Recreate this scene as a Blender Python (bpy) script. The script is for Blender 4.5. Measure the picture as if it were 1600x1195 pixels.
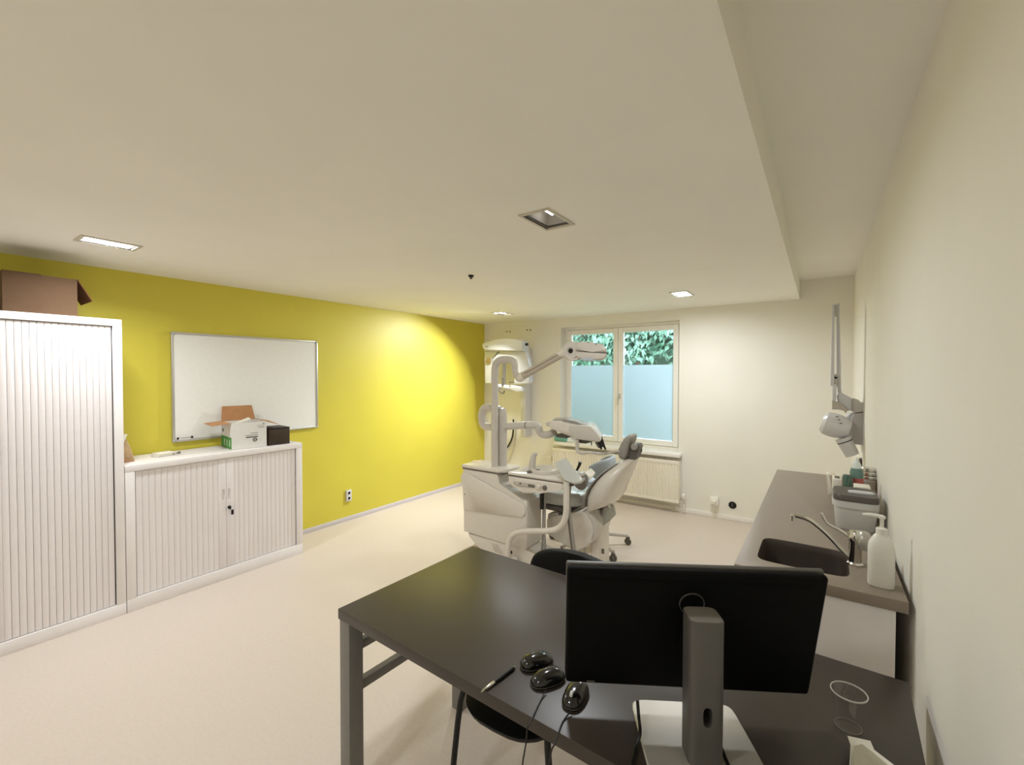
import bpy, bmesh, math, random
from mathutils import Vector, Matrix
random.seed(7)
for o in list(bpy.data.objects): bpy.data.objects.remove(o, do_unlink=True)
SC = bpy.context.scene
COL = SC.collection
# ------------------------------------------------------------------ camera
FPX, YAW, PITCH, ROLL = 693.31, math.radians(34.794), math.radians(-1.146), math.radians(0.065)
CAM = Vector((4.2738, 0.0, 1.624))
_f = Vector((-math.sin(YAW)*math.cos(PITCH), math.cos(YAW)*math.cos(PITCH), math.sin(PITCH)))
_r = Vector((math.cos(YAW), math.sin(YAW), 0)); _u = _r.cross(_f)
CR = _r*math.cos(ROLL) + _u*math.sin(ROLL); CU = -_r*math.sin(ROLL) + _u*math.cos(ROLL); CF = _f
cd = bpy.data.cameras.new('camera'); cam = bpy.data.objects.new('camera', cd); COL.objects.link(cam)
cd.sensor_fit = 'HORIZONTAL'; cd.sensor_width = 36; cd.lens = FPX/1600*36; cd.clip_start = 0.02
M = Matrix((CR, CU, -CF)).transposed().to_4x4(); M.translation = CAM
cam.matrix_world = M
SC.camera = cam
# ------------------------------------------------------------------ world, exposure
SC.view_settings.view_transform = 'Standard'; SC.view_settings.look = 'None'
SC.view_settings.gamma = 1.0; SC.view_settings.use_curve_mapping = False
SC.view_settings.exposure = 0.27
SC.cycles.diffuse_bounces = 8
w = bpy.data.worlds.new('world'); SC.world = w; w.use_nodes = True
bg = w.node_tree.nodes['Background']; bg.inputs[0].default_value = (0.80, 0.91, 1.05, 1); bg.inputs[1].default_value = 12.5
LAMP_COL = (0.95, 0.99, 1.02)
LAMP_W = 36.0
ZC, ZU, XS, XR, YB, YR = 2.386, 2.575, 4.091, 4.530, 5.402, -1.6
LAMPS = [(0.84, 0.80, 0.36), (3.155, 1.915, 0.36), (3.18, 4.40, 0.50), (0.955, 4.56, 0.82), (3.155, -0.75, 0.36), (0.84, -0.95, 0.16)]  # last two are unseen fill lamps, added behind the camera to brighten the foreground
for i_, (lx, ly, k) in enumerate(LAMPS):
    ld = bpy.data.lights.new('downlight', 'AREA'); ld.shape = 'RECTANGLE'; ld.size = 0.12; ld.size_y = 0.22
    ld.energy = LAMP_W*k; ld.color = LAMP_COL; ld.spread = math.radians(128 if i_ == 3 else 178 if i_ in (1, 2, 4) else 150)
    lo = bpy.data.objects.new('downlight', ld); lo.location = (lx, ly, ZC+0.008)
    if i_ == 1: lo.location.z = ZC-0.008
    if i_ == 3: lo.rotation_euler = Vector((-0.35, -0.55, -1)).to_track_quat('-Z', 'Y').to_euler(); lo.location.z = ZC-0.03; ld.size = 0.08; ld.size_y = 0.12
    COL.objects.link(lo)
# ------------------------------------------------------------------ pixel -> point at a known plane (1600x1195 frame)
def ray(px, py): return CF*FPX + CR*(px-800) + CU*(597.5-py)
def U(px, py, y): d = ray(px, py); return CAM + d*((y-CAM.y)/d.y)
def UZ(px, py, z): d = ray(px, py); return CAM + d*((z-CAM.z)/d.z)
def UX(px, py, x): d = ray(px, py); return CAM + d*((x-CAM.x)/d.x)
def PJ(P):
    d = Vector(P)-CAM; z = d.dot(CF); return 800+FPX*d.dot(CR)/z, 597.5-FPX*d.dot(CU)/z
# ------------------------------------------------------------------ materials
def lin(c): return tuple(((v/255)/12.92 if v <= 10.3 else (((v/255)+0.055)/1.055)**2.4) for v in c)
MATS = {}
def mat(name, rgb, rough=0.5, metal=0.0, spec=0.5, coat=0.0, trans=0.0, noise=0.0, nscale=30.0, bump=0.0, bscale=200.0, emit=None, estr=0.0, ior=1.45, alpha=1.0):
    if name in MATS: return MATS[name]
    m = bpy.data.materials.new(name); m.use_nodes = True; MATS[name] = m
    nt = m.node_tree; b = nt.nodes['Principled BSDF']; c = lin(rgb)
    b.inputs['Base Color'].default_value = (*c, 1); b.inputs['Roughness'].default_value = rough
    b.inputs['Metallic'].default_value = metal; b.inputs['Specular IOR Level'].default_value = spec
    b.inputs['Coat Weight'].default_value = coat; b.inputs['Transmission Weight'].default_value = trans
    b.inputs['IOR'].default_value = ior; b.inputs['Alpha'].default_value = alpha
    tc = nt.nodes.new('ShaderNodeTexCoord')
    n = nt.nodes.new('ShaderNodeTexNoise'); n.inputs['Scale'].default_value = nscale; n.inputs['Detail'].default_value = 4
    nt.links.new(tc.outputs['Object'], n.inputs['Vector'])
    r = nt.nodes.new('ShaderNodeValToRGB'); k = max(noise, 0.015)
    r.color_ramp.elements[0].position = 0.3; r.color_ramp.elements[1].position = 0.7
    r.color_ramp.elements[0].color = (*[max(0, v*(1-k)) for v in c], 1); r.color_ramp.elements[1].color = (*[min(1, v*(1+k)) for v in c], 1)
    nt.links.new(n.outputs['Fac'], r.inputs['Fac']); nt.links.new(r.outputs['Color'], b.inputs['Base Color'])
    if bump > 0:
        n2 = nt.nodes.new('ShaderNodeTexNoise'); n2.inputs['Scale'].default_value = bscale
        nt.links.new(tc.outputs['Object'], n2.inputs['Vector'])
        bp = nt.nodes.new('ShaderNodeBump'); bp.inputs['Strength'].default_value = bump; bp.inputs['Distance'].default_value = 0.002
        nt.links.new(n2.outputs['Fac'], bp.inputs['Height']); nt.links.new(bp.outputs['Normal'], b.inputs['Normal'])
    if emit:
        b.inputs['Emission Color'].default_value = (*emit, 1); b.inputs['Emission Strength'].default_value = estr
    return m
def mix_mat(name, build):
    m = bpy.data.materials.new(name); m.use_nodes = True; nt = m.node_tree
    nt.nodes.remove(nt.nodes['Principled BSDF']); build(nt, nt.nodes['Material Output']); MATS[name] = m; return m
def _glass(nt, out):
    t = nt.nodes.new('ShaderNodeBsdfTransparent'); t.inputs[0].default_value = (0.93, 0.97, 0.95, 1)
    g = nt.nodes.new('ShaderNodeBsdfGlossy'); g.inputs['Roughness'].default_value = 0.02
    f = nt.nodes.new('ShaderNodeFresnel'); f.inputs[0].default_value = 1.45
    x = nt.nodes.new('ShaderNodeMixShader'); nt.links.new(f.outputs[0], x.inputs[0]); nt.links.new(t.outputs[0], x.inputs[1]); nt.links.new(g.outputs[0], x.inputs[2])
    nt.links.new(x.outputs[0], out.inputs[0])
def _film(nt, out):
    t = nt.nodes.new('ShaderNodeBsdfTranslucent'); t.inputs[0].default_value = (0.87, 0.935, 1.0, 1)
    d = nt.nodes.new('ShaderNodeBsdfDiffuse'); d.inputs[0].default_value = (0.80, 0.86, 0.90, 1)
    g = nt.nodes.new('ShaderNodeBsdfTransparent')
    x = nt.nodes.new('ShaderNodeMixShader'); x.inputs[0].default_value = 0.15
    nt.links.new(t.outputs[0], x.inputs[1]); nt.links.new(d.outputs[0], x.inputs[2]); nt.links.new(x.outputs[0], out.inputs[0])
def _leaf(nt, out):
    tc = nt.nodes.new('ShaderNodeTexCoord'); n = nt.nodes.new('ShaderNodeTexNoise'); n.inputs['Scale'].default_value = 3
    nt.links.new(tc.outputs['Object'], n.inputs['Vector'])
    r = nt.nodes.new('ShaderNodeValToRGB'); r.color_ramp.elements[0].color = (0.03, 0.08, 0.045, 1); r.color_ramp.elements[1].color = (0.20, 0.32, 0.25, 1)
    r.color_ramp.elements[0].position = 0.35; r.color_ramp.elements[1].position = 0.65
    nt.links.new(n.outputs['Fac'], r.inputs['Fac'])
    d = nt.nodes.new('ShaderNodeBsdfDiffuse'); t = nt.nodes.new('ShaderNodeBsdfTranslucent')
    nt.links.new(r.outputs[0], d.inputs[0]); nt.links.new(r.outputs[0], t.inputs[0])
    x = nt.nodes.new('ShaderNodeMixShader'); x.inputs[0].default_value = 0.25
    nt.links.new(d.outputs[0], x.inputs[1]); nt.links.new(t.outputs[0], x.inputs[2]); nt.links.new(x.outputs[0], out.inputs[0])
def _cup(nt, out):
    t = nt.nodes.new('ShaderNodeBsdfTransparent'); t.inputs[0].default_value = (0.95, 0.95, 0.95, 1)
    g = nt.nodes.new('ShaderNodeBsdfGlossy'); g.inputs['Roughness'].default_value = 0.08
    x = nt.nodes.new('ShaderNodeMixShader'); x.inputs[0].default_value = 0.10; nt.links.new(t.outputs[0], x.inputs[1]); nt.links.new(g.outputs[0], x.inputs[2])
    nt.links.new(x.outputs[0], out.inputs[0])
GLASS = mix_mat('window_glass', _glass); FILM = mix_mat('frosted_film', _film); LEAF = mix_mat('leaf', _leaf); CUP = mix_mat('clear_plastic', _cup)
WALL = mat('wall_paint', (233, 230, 222), 0.75, spec=0.25, noise=0.02, nscale=2, bump=0.15, bscale=350)
CEIL = mat('ceiling_paint', (238, 236, 230), 0.8, spec=0.2, noise=0.02, nscale=1.5, bump=0.1, bscale=300)
YELL = mat('yellow_paint', (206, 194, 70), 0.46, spec=0.5, noise=0.03, nscale=1.5, bump=0.1, bscale=350)
FLOOR = mat('vinyl_floor', (203, 191, 180), 0.42, spec=0.35, noise=0.03, nscale=60, bump=0.05, bscale=400)
WHITE = mat('white_trim', (236, 233, 228), 0.45)
LAC = mat('cabinet_lacquer', (232, 227, 226), 0.45, noise=0.02, nscale=8)
SLAT = mat('tambour_plastic', (228, 222, 222), 0.5)
DARK = mat('dark_gap', (22, 20, 19), 0.8)
DESK = mat('desk_laminate', (58, 51, 45), 0.38, spec=0.55, noise=0.06, nscale=250, bump=0.03, bscale=500)
STEEL = mat('desk_steel', (128, 126, 123), 0.4, metal=0.35, noise=0.03)
COUNTER = mat('counter_laminate', (140, 128, 115), 0.45, noise=0.05, nscale=200)
SINK = mat('sink_composite', (66, 58, 51), 0.4, noise=0.08, nscale=400)
CHROME = mat('chrome', (215, 212, 208), 0.12, metal=1.0)
DENT = mat('dental_shell', (214, 208, 198), 0.25, coat=0.3, noise=0.015)
DENT2 = mat('dental_tube', (196, 190, 182), 0.3, coat=0.2)
UPH = mat('grey_upholstery', (150, 146, 140), 0.4)
UPHS = mat('seat_vinyl', (186, 188, 182), 0.3, coat=0.3)
DGREY = mat('dark_grey_plastic', (92, 87, 82), 0.45)
SEAM = mat('seam_grey', (104, 98, 90), 0.6)
BLUE = mat('pale_blue_vinyl', (196, 206, 222), 0.4)
BLUE2 = mat('blue_grey_vinyl', (168, 178, 188), 0.45)
BLACK = mat('black_plastic', (14, 14, 14), 0.45)
BLKG = mat('black_gloss', (12, 12, 11), 0.18, coat=0.4)
BLKM = mat('black_vinyl', (9, 9, 9), 0.5, spec=0.3)
XWH = mat('xray_white', (206, 206, 210), 0.35, coat=0.2)
SILV = mat('monitor_silver', (92, 90, 87), 0.45, metal=0.3)
SILB = mat('monitor_base_silver', (196, 192, 184), 0.35, metal=0.5)
MONB = mat('monitor_black', (6, 6, 6), 0.65, spec=0.12)
KRAFT = mat('kraft_cardboard', (176, 128, 86), 0.8, noise=0.06, nscale=20)
KRAFTD = mat('brown_cardboard', (92, 68, 46), 0.85, noise=0.06, nscale=20)
CART = mat('white_cardboard', (222, 220, 216), 0.7, noise=0.02)
INK = mat('ink_grey', (70, 72, 72), 0.7)
INKL = mat('ink_light', (150, 152, 150), 0.7)
GREEN = mat('green_print', (74, 142, 66), 0.6)
BROWN = mat('brown_box', (58, 44, 30), 0.5, noise=0.1)
ALU = mat('aluminium', (196, 194, 188), 0.35, metal=0.7)
WBOARD = mat('whiteboard_enamel', (232, 232, 228), 0.22, coat=0.2)
LAMPM = mat('lamp_glow', (255, 255, 255), 0.5, emit=(1.0, 0.95, 0.87), estr=9.0)
LAMPD = mat('lamp_glow_dim', (255, 255, 255), 0.5, emit=(1.0, 0.97, 0.93), estr=5.0)
REFL = mat('reflector', (205, 203, 198), 0.3, metal=0.6)
GREYF = mat('fixture_frame', (200, 193, 180), 0.45)
GASKET = mat('gasket', (70, 66, 60), 0.6)
RAD = mat('radiator_enamel', (234, 229, 217), 0.4)
PAPER = mat('paper', (232, 228, 216), 0.7)
LTAPE = mat('light_tub', (198, 198, 196), 0.4)
SOAP = mat('soap_plastic', (226, 224, 216), 0.4)
BRK = mat('bark', (70, 58, 46), 0.9, noise=0.2)
HEDGE = mat('hedge_dark', (38, 58, 44), 0.9, noise=0.4, nscale=6)
GRASS = mat('outdoor_ground', (96, 110, 84), 0.9, noise=0.2, nscale=8)
TEAL = mat('teal_print', (110, 170, 160), 0.5, noise=0.2, nscale=60)
GRN2 = mat('green_liquid', (48, 92, 78), 0.25)
RED2 = mat('red_label', (186, 96, 90), 0.5)
CLRP = mat('milky_plastic', (214, 222, 220), 0.25, alpha=1.0)
# ------------------------------------------------------------------ object helpers
ORG = {}
def root_of(o):
    while o.parent: o = o.parent
    return o
def thing(name, label, cat, loc, rotz=0.0, group=None, local=False, kind=None):
    o = bpy.data.objects.new(name, None); COL.objects.link(o); o.location = loc; o.rotation_euler = (0, 0, rotz); o.empty_display_size = 0.05
    if label: o['label'] = label
    if cat: o['category'] = cat
    if group: o['group'] = group
    if kind: o['kind'] = kind
    ORG[o.name] = local
    return o
def finish(bm, name, m, smooth=35):
    bmesh.ops.remove_doubles(bm, verts=bm.verts, dist=1e-6)
    bmesh.ops.recalc_face_normals(bm, faces=bm.faces)
    me = bpy.data.meshes.new(name); bm.to_mesh(me); bm.free(); me.materials.append(m)
    if smooth:
        for p in me.polygons: p.use_smooth = True
        me.set_sharp_from_angle(angle=math.radians(smooth))
    return me
def obj(name, bm, m, parent=None, label=None, smooth=35, kind=None):
    if parent is not None:
        r = root_of(parent)
        if not ORG.get(r.name, False): bmesh.ops.translate(bm, verts=bm.verts, vec=-Vector(r.location))
    me = finish(bm, name, m, smooth); o = bpy.data.objects.new(name, me); COL.objects.link(o); o.parent = parent
    if label: o['label'] = label
    if kind: o['kind'] = kind
    return o
def single(name, bm, m, label=None, cat=None, group=None, kind=None, smooth=35):
    xs = [v.co for v in bm.verts]; lo = Vector([min(c[i] for c in xs) for i in range(3)]); hi = Vector([max(c[i] for c in xs) for i in range(3)])
    org = Vector(((lo.x+hi.x)/2, (lo.y+hi.y)/2, lo.z)); bmesh.ops.translate(bm, verts=bm.verts, vec=-org)
    me = finish(bm, name, m, smooth); o = bpy.data.objects.new(name, me); COL.objects.link(o); o.location = org
    if label: o['label'] = label
    if cat: o['category'] = cat
    if group: o['group'] = group
    if kind: o['kind'] = kind
    return o
def inst(name, me, parent, loc):
    o = bpy.data.objects.new(name, me); COL.objects.link(o); o.parent = parent; o.location = loc; return o
def nb(): return bmesh.new()
def bev(bm, edges, b, seg=2):
    if b > 0: bmesh.ops.bevel(bm, geom=list(edges), offset=b, offset_type='OFFSET', segments=seg, profile=0.5, affect='EDGES', clamp_overlap=True)
def box(bm, a, b, bv=0.0, seg=2, R=None):
    x0, x1 = sorted((a[0], b[0])); y0, y1 = sorted((a[1], b[1])); z0, z1 = sorted((a[2], b[2]))
    P = [Vector(v) for v in ((x0,y0,z0),(x1,y0,z0),(x1,y1,z0),(x0,y1,z0),(x0,y0,z1),(x1,y0,z1),(x1,y1,z1),(x0,y1,z1))]
    if R is not None: P = [R @ v for v in P]
    V = [bm.verts.new(v) for v in P]
    F = [bm.faces.new([V[i] for i in q]) for q in ((0,3,2,1),(4,5,6,7),(0,1,5,4),(1,2,6,5),(2,3,7,6),(3,0,4,7))]
    bev(bm, {e for f in F for e in f.edges}, bv, seg); return bm
def prism(bm, pts, vec, bv=0.0, seg=2):
    vec = Vector(vec); A = [bm.verts.new(Vector(p)) for p in pts]; B_ = [bm.verts.new(Vector(p)+vec) for p in pts]; n = len(pts)
    F = [bm.faces.new(A[::-1]), bm.faces.new(B_)] + [bm.faces.new((A[i], A[(i+1) % n], B_[(i+1) % n], B_[i])) for i in range(n)]
    bev(bm, {e for f in F[:2] for e in f.edges}, bv, seg); return bm
def ppx(bm, pix, y0, dy, bv=0.0, seg=2, fit=False, dx=0.0):          # outline read at plane y0, extruded to its real depth
    if fit:                                       # the outline in the photograph includes the receding side
        L = min(q[0] for q in pix); R_ = max(q[0] for q in pix); k = max(pix)
        sft = PJ(U(k[0], k[1], y0)+Vector((0, dy, 0)))[0]-k[0]; g = max(0.3, (R_-L-sft)/(R_-L))
        pix = [(L+(a-L)*g, b) for a, b in pix]
    return prism(bm, [U(px, py, y0) for px, py in pix], (dx, dy, 0), bv, seg)
def cr(pts, k=6):
    P = [Vector(p) for p in pts]
    if len(P) < 3 or k < 2: return P
    out = []
    for i in range(len(P)-1):
        p0 = P[max(i-1, 0)]; p1 = P[i]; p2 = P[i+1]; p3 = P[min(i+2, len(P)-1)]
        for j in range(k):
            t = j/k; out.append(0.5*((2*p1)+(p2-p0)*t+(2*p0-5*p1+4*p2-p3)*t*t+(3*p1-p0-3*p2+p3)*t**3))
    out.append(P[-1]); return out
def loft(bm, rings, cap=True):
    V = [[bm.verts.new(p) for p in r] for r in rings]; n = len(rings[0])
    for a, b in zip(V, V[1:]):
        for i in range(n): bm.faces.new((a[i], a[(i+1) % n], b[(i+1) % n], b[i]))
    if cap: bm.faces.new(V[0][::-1]); bm.faces.new(V[-1])
    return bm
def tube(bm, pts, r, n=12, k=6, cap=True):
    P = cr(pts, k); m = len(P); rr = r if isinstance(r, (list, tuple)) else [r]*len(pts)
    R = []
    for i in range(m):
        t = i/(m-1)*(len(rr)-1); j = min(int(t), len(rr)-2); R.append(rr[j]+(rr[j+1]-rr[j])*(t-j))
    T = [(P[min(i+1, m-1)]-P[max(i-1, 0)]).normalized() for i in range(m)]
    N = T[0].orthogonal().normalized(); rings = []
    for i in range(m):
        N = (N-T[i]*N.dot(T[i]))
        N = N.normalized() if N.length > 1e-6 else T[i].orthogonal().normalized()
        Bn = T[i].cross(N); rings.append([P[i]+(N*math.cos(2*math.pi*q/n)+Bn*math.sin(2*math.pi*q/n))*R[i] for q in range(n)])
    return loft(bm, rings, cap)
def lathe(bm, prof, c, axis=(0, 0, 1), n=24, cap=True):
    a = Vector(axis).normalized(); e = a.orthogonal().normalized(); g = a.cross(e); c = Vector(c)
    return loft(bm, [[c+a*z+(e*math.cos(2*math.pi*q/n)+g*math.sin(2*math.pi*q/n))*max(r, 1e-4) for q in range(n)] for r, z in prof], cap)
def sring(c, ax, ay, a, b, n=28, e=2.5):
    c = Vector(c); out = []
    for q in range(n):
        t = 2*math.pi*q/n; cs, sn = math.cos(t), math.sin(t)
        out.append(c+Vector(ax)*(a*math.copysign(abs(cs)**(2/e), cs))+Vector(ay)*(b*math.copysign(abs(sn)**(2/e), sn)))
    return out
def sil_ring(py, L, Rr, wd, yc, e=2.6):           # horizontal section of a solid, width wd, whose outline runs from L to Rr
    z = U((L+Rr)/2, py, yc).z; xm = U((L+Rr)/2, py, yc).x; t = 0.15
    for _ in range(40):
        ring = sring((xm, yc, z), (1, 0, 0), (0, 1, 0), t/2, wd/2, 28, e); q = [PJ(p)[0] for p in ring]
        mn, mx = min(q), max(q); sc = FPX/((Vector((xm, yc, z))-CAM).dot(CF))
        xm += ((L+Rr)/2-(mn+mx)/2)/sc*0.9; t = max(0.02, t+((Rr-L)-(mx-mn))/sc*0.9)
    return sring((xm, yc, z), (1, 0, 0), (0, 1, 0), t/2, wd/2, 28, e)
def sil_loft(bm, rows, yc, e=2.6): return loft(bm, [sil_ring(py, L, R_, wd, yc, e) for py, L, R_, wd in rows])
def cut(o, bm):                                   # real hole through a part
    me = finish(bm, 'cutter', DARK, 0); c = bpy.data.objects.new('cutter', me); COL.objects.link(c)
    c.parent = o.parent
    md = o.modifiers.new('hole', 'BOOLEAN'); md.object = c; md.operation = 'DIFFERENCE'; md.solver = 'EXACT'
    dg = bpy.context.evaluated_depsgraph_get(); dg.update()
    nm = bpy.data.meshes.new_from_object(o.evaluated_get(dg)); o.modifiers.clear(); o.data = nm
    bpy.data.objects.remove(c, do_unlink=True)
    for p in nm.polygons: p.use_smooth = True
    nm.set_sharp_from_angle(angle=math.radians(35))
# ================================================================== THE ROOM
single('floor', box(nb(), (-0.2, YR-0.2, -0.1), (XR+0.2, YB+0.3, 0.0)), FLOOR, kind='structure')
single('wall_left', box(nb(), (-0.15, YR, 0), (0, YB, 2.75)), YELL, kind='structure')
single('wall_right', box(nb(), (XR, YR, 0), (XR+0.15, YB, 2.75)), WALL, kind='structure')
single('wall_rear', box(nb(), (-0.15, YR-0.15, 0), (XR+0.15, YR, 2.75)), WALL, kind='structure')
WX0, WX1, WZ0, WZ1 = 1.333, 2.910, 0.700, 2.258
b = nb(); T = 0.30
box(b, (-0.15, YB, 0), (WX0, YB+T, 2.75)); box(b, (WX1, YB, 0), (XR+0.15, YB+T, 2.75))
box(b, (WX0, YB, 0), (WX1, YB+T, WZ0)); box(b, (WX0, YB, WZ1), (WX1, YB+T, 2.75))
single('wall_back', b, WALL, kind='structure', smooth=0)
# dropped ceiling with openings for the recessed lamps, then the higher strip by the right wall
HX, HY = 0.068, 0.118
xs = sorted({0.0, XS} | {v for l in LAMPS for v in (round(l[0]-HX, 4), round(l[0]+HX, 4))})
ys = sorted({YR, YB} | {v for l in LAMPS for v in (round(l[1]-HY, 4), round(l[1]+HY, 4))})
b = nb()
for i in range(len(xs)-1):
    for j in range(len(ys)-1):
        mx, my = (xs[i]+xs[i+1])/2, (ys[j]+ys[j+1])/2
        if any(abs(mx-l[0]) < HX and abs(my-l[1]) < HY for l in LAMPS): continue
        v = [b.verts.new(p) for p in ((xs[i], ys[j], ZC), (xs[i+1], ys[j], ZC), (xs[i+1], ys[j+1], ZC), (xs[i], ys[j+1], ZC))]
        b.faces.new(v)
v = [b.verts.new(p) for p in ((XS, YR, ZC), (XS, YB, ZC), (XS, YB, 2.75), (XS, YR, 2.75))]; b.faces.new(v)
v = [b.verts.new(p) for p in ((0, YR, 2.75), (XS, YR, 2.75), (XS, YB, 2.75), (0, YB, 2.75))]; b.faces.new(v)
co = single('ceiling', b, CEIL, kind='structure', smooth=0)
single('ceiling_strip', box(nb(), (XS, YR, ZU), (XR, YB, ZU+0.1)), CEIL, kind='structure')
# baseboards
single('baseboard_left', box(nb(), (0, 2.2, 0), (0.012, YB, 0.045), 0.003), mat('baseboard_lilac', (206, 200, 204), 0.5), kind='structure')
single('baseboard_back', box(nb(), (0.012, YB-0.014, 0), (XR, YB, 0.055), 0.003), WHITE, kind='structure')
single('baseboard_right', box(nb(), (XR-0.012, YR, 0), (XR, YB-0.014, 0.05), 0.003), WHITE, kind='structure')
single('ground', box(nb(), (-14, YB+0.3, -0.6), (18, 26, -0.3)), GRASS, kind='structure')
# window
wn = bpy.data.objects.new('window_1', None); COL.objects.link(wn); wn.location = ((WX0+WX1)/2, YB+0.15, WZ0); wn['kind'] = 'structure'
FY0, FY1 = YB+0.125, YB+0.19
b = nb(); fw = 0.035
box(b, (WX0, FY0, WZ0), (WX0+fw, FY1, WZ1), 0.004); box(b, (WX1-fw, FY0, WZ0), (WX1, FY1, WZ1), 0.004)
box(b, (WX0+fw, FY0, WZ0), (WX1-fw, FY1, WZ0+fw), 0.004); box(b, (WX0+fw, FY0, WZ1-fw), (WX1-fw, FY1, WZ1), 0.004)
obj('window_frame', b, WHITE, wn, smooth=0)
XM = 2.115
for s, (a0, a1) in enumerate(((WX0+fw+0.003, XM-0.003), (XM+0.003, WX1-fw-0.003))):
    z0, z1 = WZ0+fw+0.003, WZ1-fw-0.003; sw = 0.062; y0, y1 = FY0-0.012, FY1-0.01
    b = nb()
    box(b, (a0, y0, z0), (a0+sw, y1, z1), 0.006); box(b, (a1-sw, y0, z0), (a1, y1, z1), 0.006)
    box(b, (a0+sw, y0, z0), (a1-sw, y1, z0+sw), 0.006); box(b, (a0+sw, y0, z1-sw), (a1-sw, y1, z1), 0.006)
    sa = obj('sash', b, WHITE, wn, smooth=0)
    obj('glass_pane', box(nb(), (a0+sw-0.004, FY0+0.022, z0+sw-0.004), (a1-sw+0.004, FY0+0.028, z1-sw+0.004)), GLASS, sa)
    obj('frosted_film', box(nb(), (a0+sw-0.003, FY0+0.0195, z0+sw+0.006), (a1-sw-0.010, FY0+0.021, 1.736)), FILM, sa)
    if s == 1:
        b = nb(); hz = 1.33; hx = a0+0.022
        box(b, (hx-0.012, y0-0.012, hz-0.03), (hx+0.012, y0, hz+0.035), 0.004)
        tube(b, [(hx, y0-0.01, hz+0.01), (hx, y0-0.04, hz+0.008), (hx-0.004, y0-0.045, hz-0.02), (hx-0.008, y0-0.042, hz-0.11)], [0.009, 0.009, 0.009, 0.007], 10)
        obj('handle', b, ALU, sa)
box_sill = box(nb(), (WX0-0.035, YB-0.125, 0.655), (WX1+0.045, YB+0.125, 0.698), 0.006)
single('trim_1', box_sill, WHITE, kind='structure')
# ------------------------------------------------------------------ lamps in the ceiling
lamp_names = {0: 'lit rectangular recessed ceiling lamp nearest the tall white cabinet', 1: 'dim recessed ceiling lamp with visible reflector above the desk', 2: 'lit recessed ceiling lamp in front of the window, right side', 3: 'lit recessed ceiling lamp near the corner of yellow and back wall'}
for i, (lx, ly, k) in enumerate(LAMPS):
    if i > 3: lab = 'added unseen fill lamp behind the camera on the %s side' % ('desk' if lx > 2 else 'yellow wall')
    else: lab = lamp_names[i]
    t = thing('ceiling_lamp', lab, 'ceiling lamp', (lx, ly, ZC), 0, 'recessed ceiling lamps')
    b = nb(); ox, oy, z0, z1 = 0.085, 0.137, ZC-0.006, ZC+0.002
    for (x0, x1, y0, y1) in ((-ox, -HX, -oy, oy), (HX, ox, -oy, oy), (-HX, HX, -oy, -HY), (-HX, HX, HY, oy)):
        box(b, (lx+x0, ly+y0, z0), (lx+x1, ly+y1, z1), 0.0015)
    obj('frame', b, GREYF, t)
    b = nb()
    for (x0, x1, y0, y1) in ((-HX, -HX+0.004, -HY, HY), (HX-0.004, HX, -HY, HY), (-HX+0.004, HX-0.004, -HY, -HY+0.004), (-HX+0.004, HX-0.004, HY-0.004, HY)):
        box(b, (lx+x0, ly+y0, ZC), (lx+x1, ly+y1, ZC+0.12))
    box(b, (lx-HX, ly-HY, ZC+0.12), (lx+HX, ly+HY, ZC+0.125)); obj('reflector', b, REFL if i != 1 else mat('reflector_matte', (168, 162, 152), 0.6), t)
    b = nb()
    for (x0, x1, y0, y1) in ((-HX+0.004, -HX+0.008, -HY+.004, HY-.004), (HX-0.008, HX-0.004, -HY+.004, HY-.004), (-HX+0.008, HX-0.008, -HY+.004, -HY+0.008), (-HX+0.008, HX-0.008, HY-0.008, HY-0.004)):
        box(b, (lx+x0, ly+y0, ZC+0.002), (lx+x1, ly+y1, ZC+0.01))
    obj('gasket', b, GASKET, t)
    if i != 1:
        obj('diffuser', box(nb(), (lx-HX+0.005, ly-HY+0.005, ZC+0.016), (lx+HX-0.005, ly+HY-0.005, ZC+0.022)), LAMPM, t)
    else:
        obj('lamp_tube', tube(nb(), [(lx-0.005, ly-0.02, ZC+0.05), (lx-0.005, ly+0.06, ZC+0.05)], 0.011, 10, 1), LAMPD, t)
        obj('lamp_holder', box(nb(), (lx-0.02, ly-0.1, ZC+0.06), (lx+0.05, ly-0.03, ZC+0.115), 0.004), REFL, t)
sp = UZ(736, 430, ZC)
t = thing('ceiling_sensor', 'small black sensor knob on the ceiling in the middle of the room', 'sensor', (sp.x, sp.y, ZC))
obj('base', lathe(nb(), [(0.004, 0), (0.022, 0), (0.02, -0.012), (0.012, -0.014)], (sp.x, sp.y, ZC)), BLACK, t)
obj('tip', lathe(nb(), [(0.011, -0.014), (0.012, -0.022), (0.006, -0.03)], (sp.x, sp.y, ZC)), DGREY, t)
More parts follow.
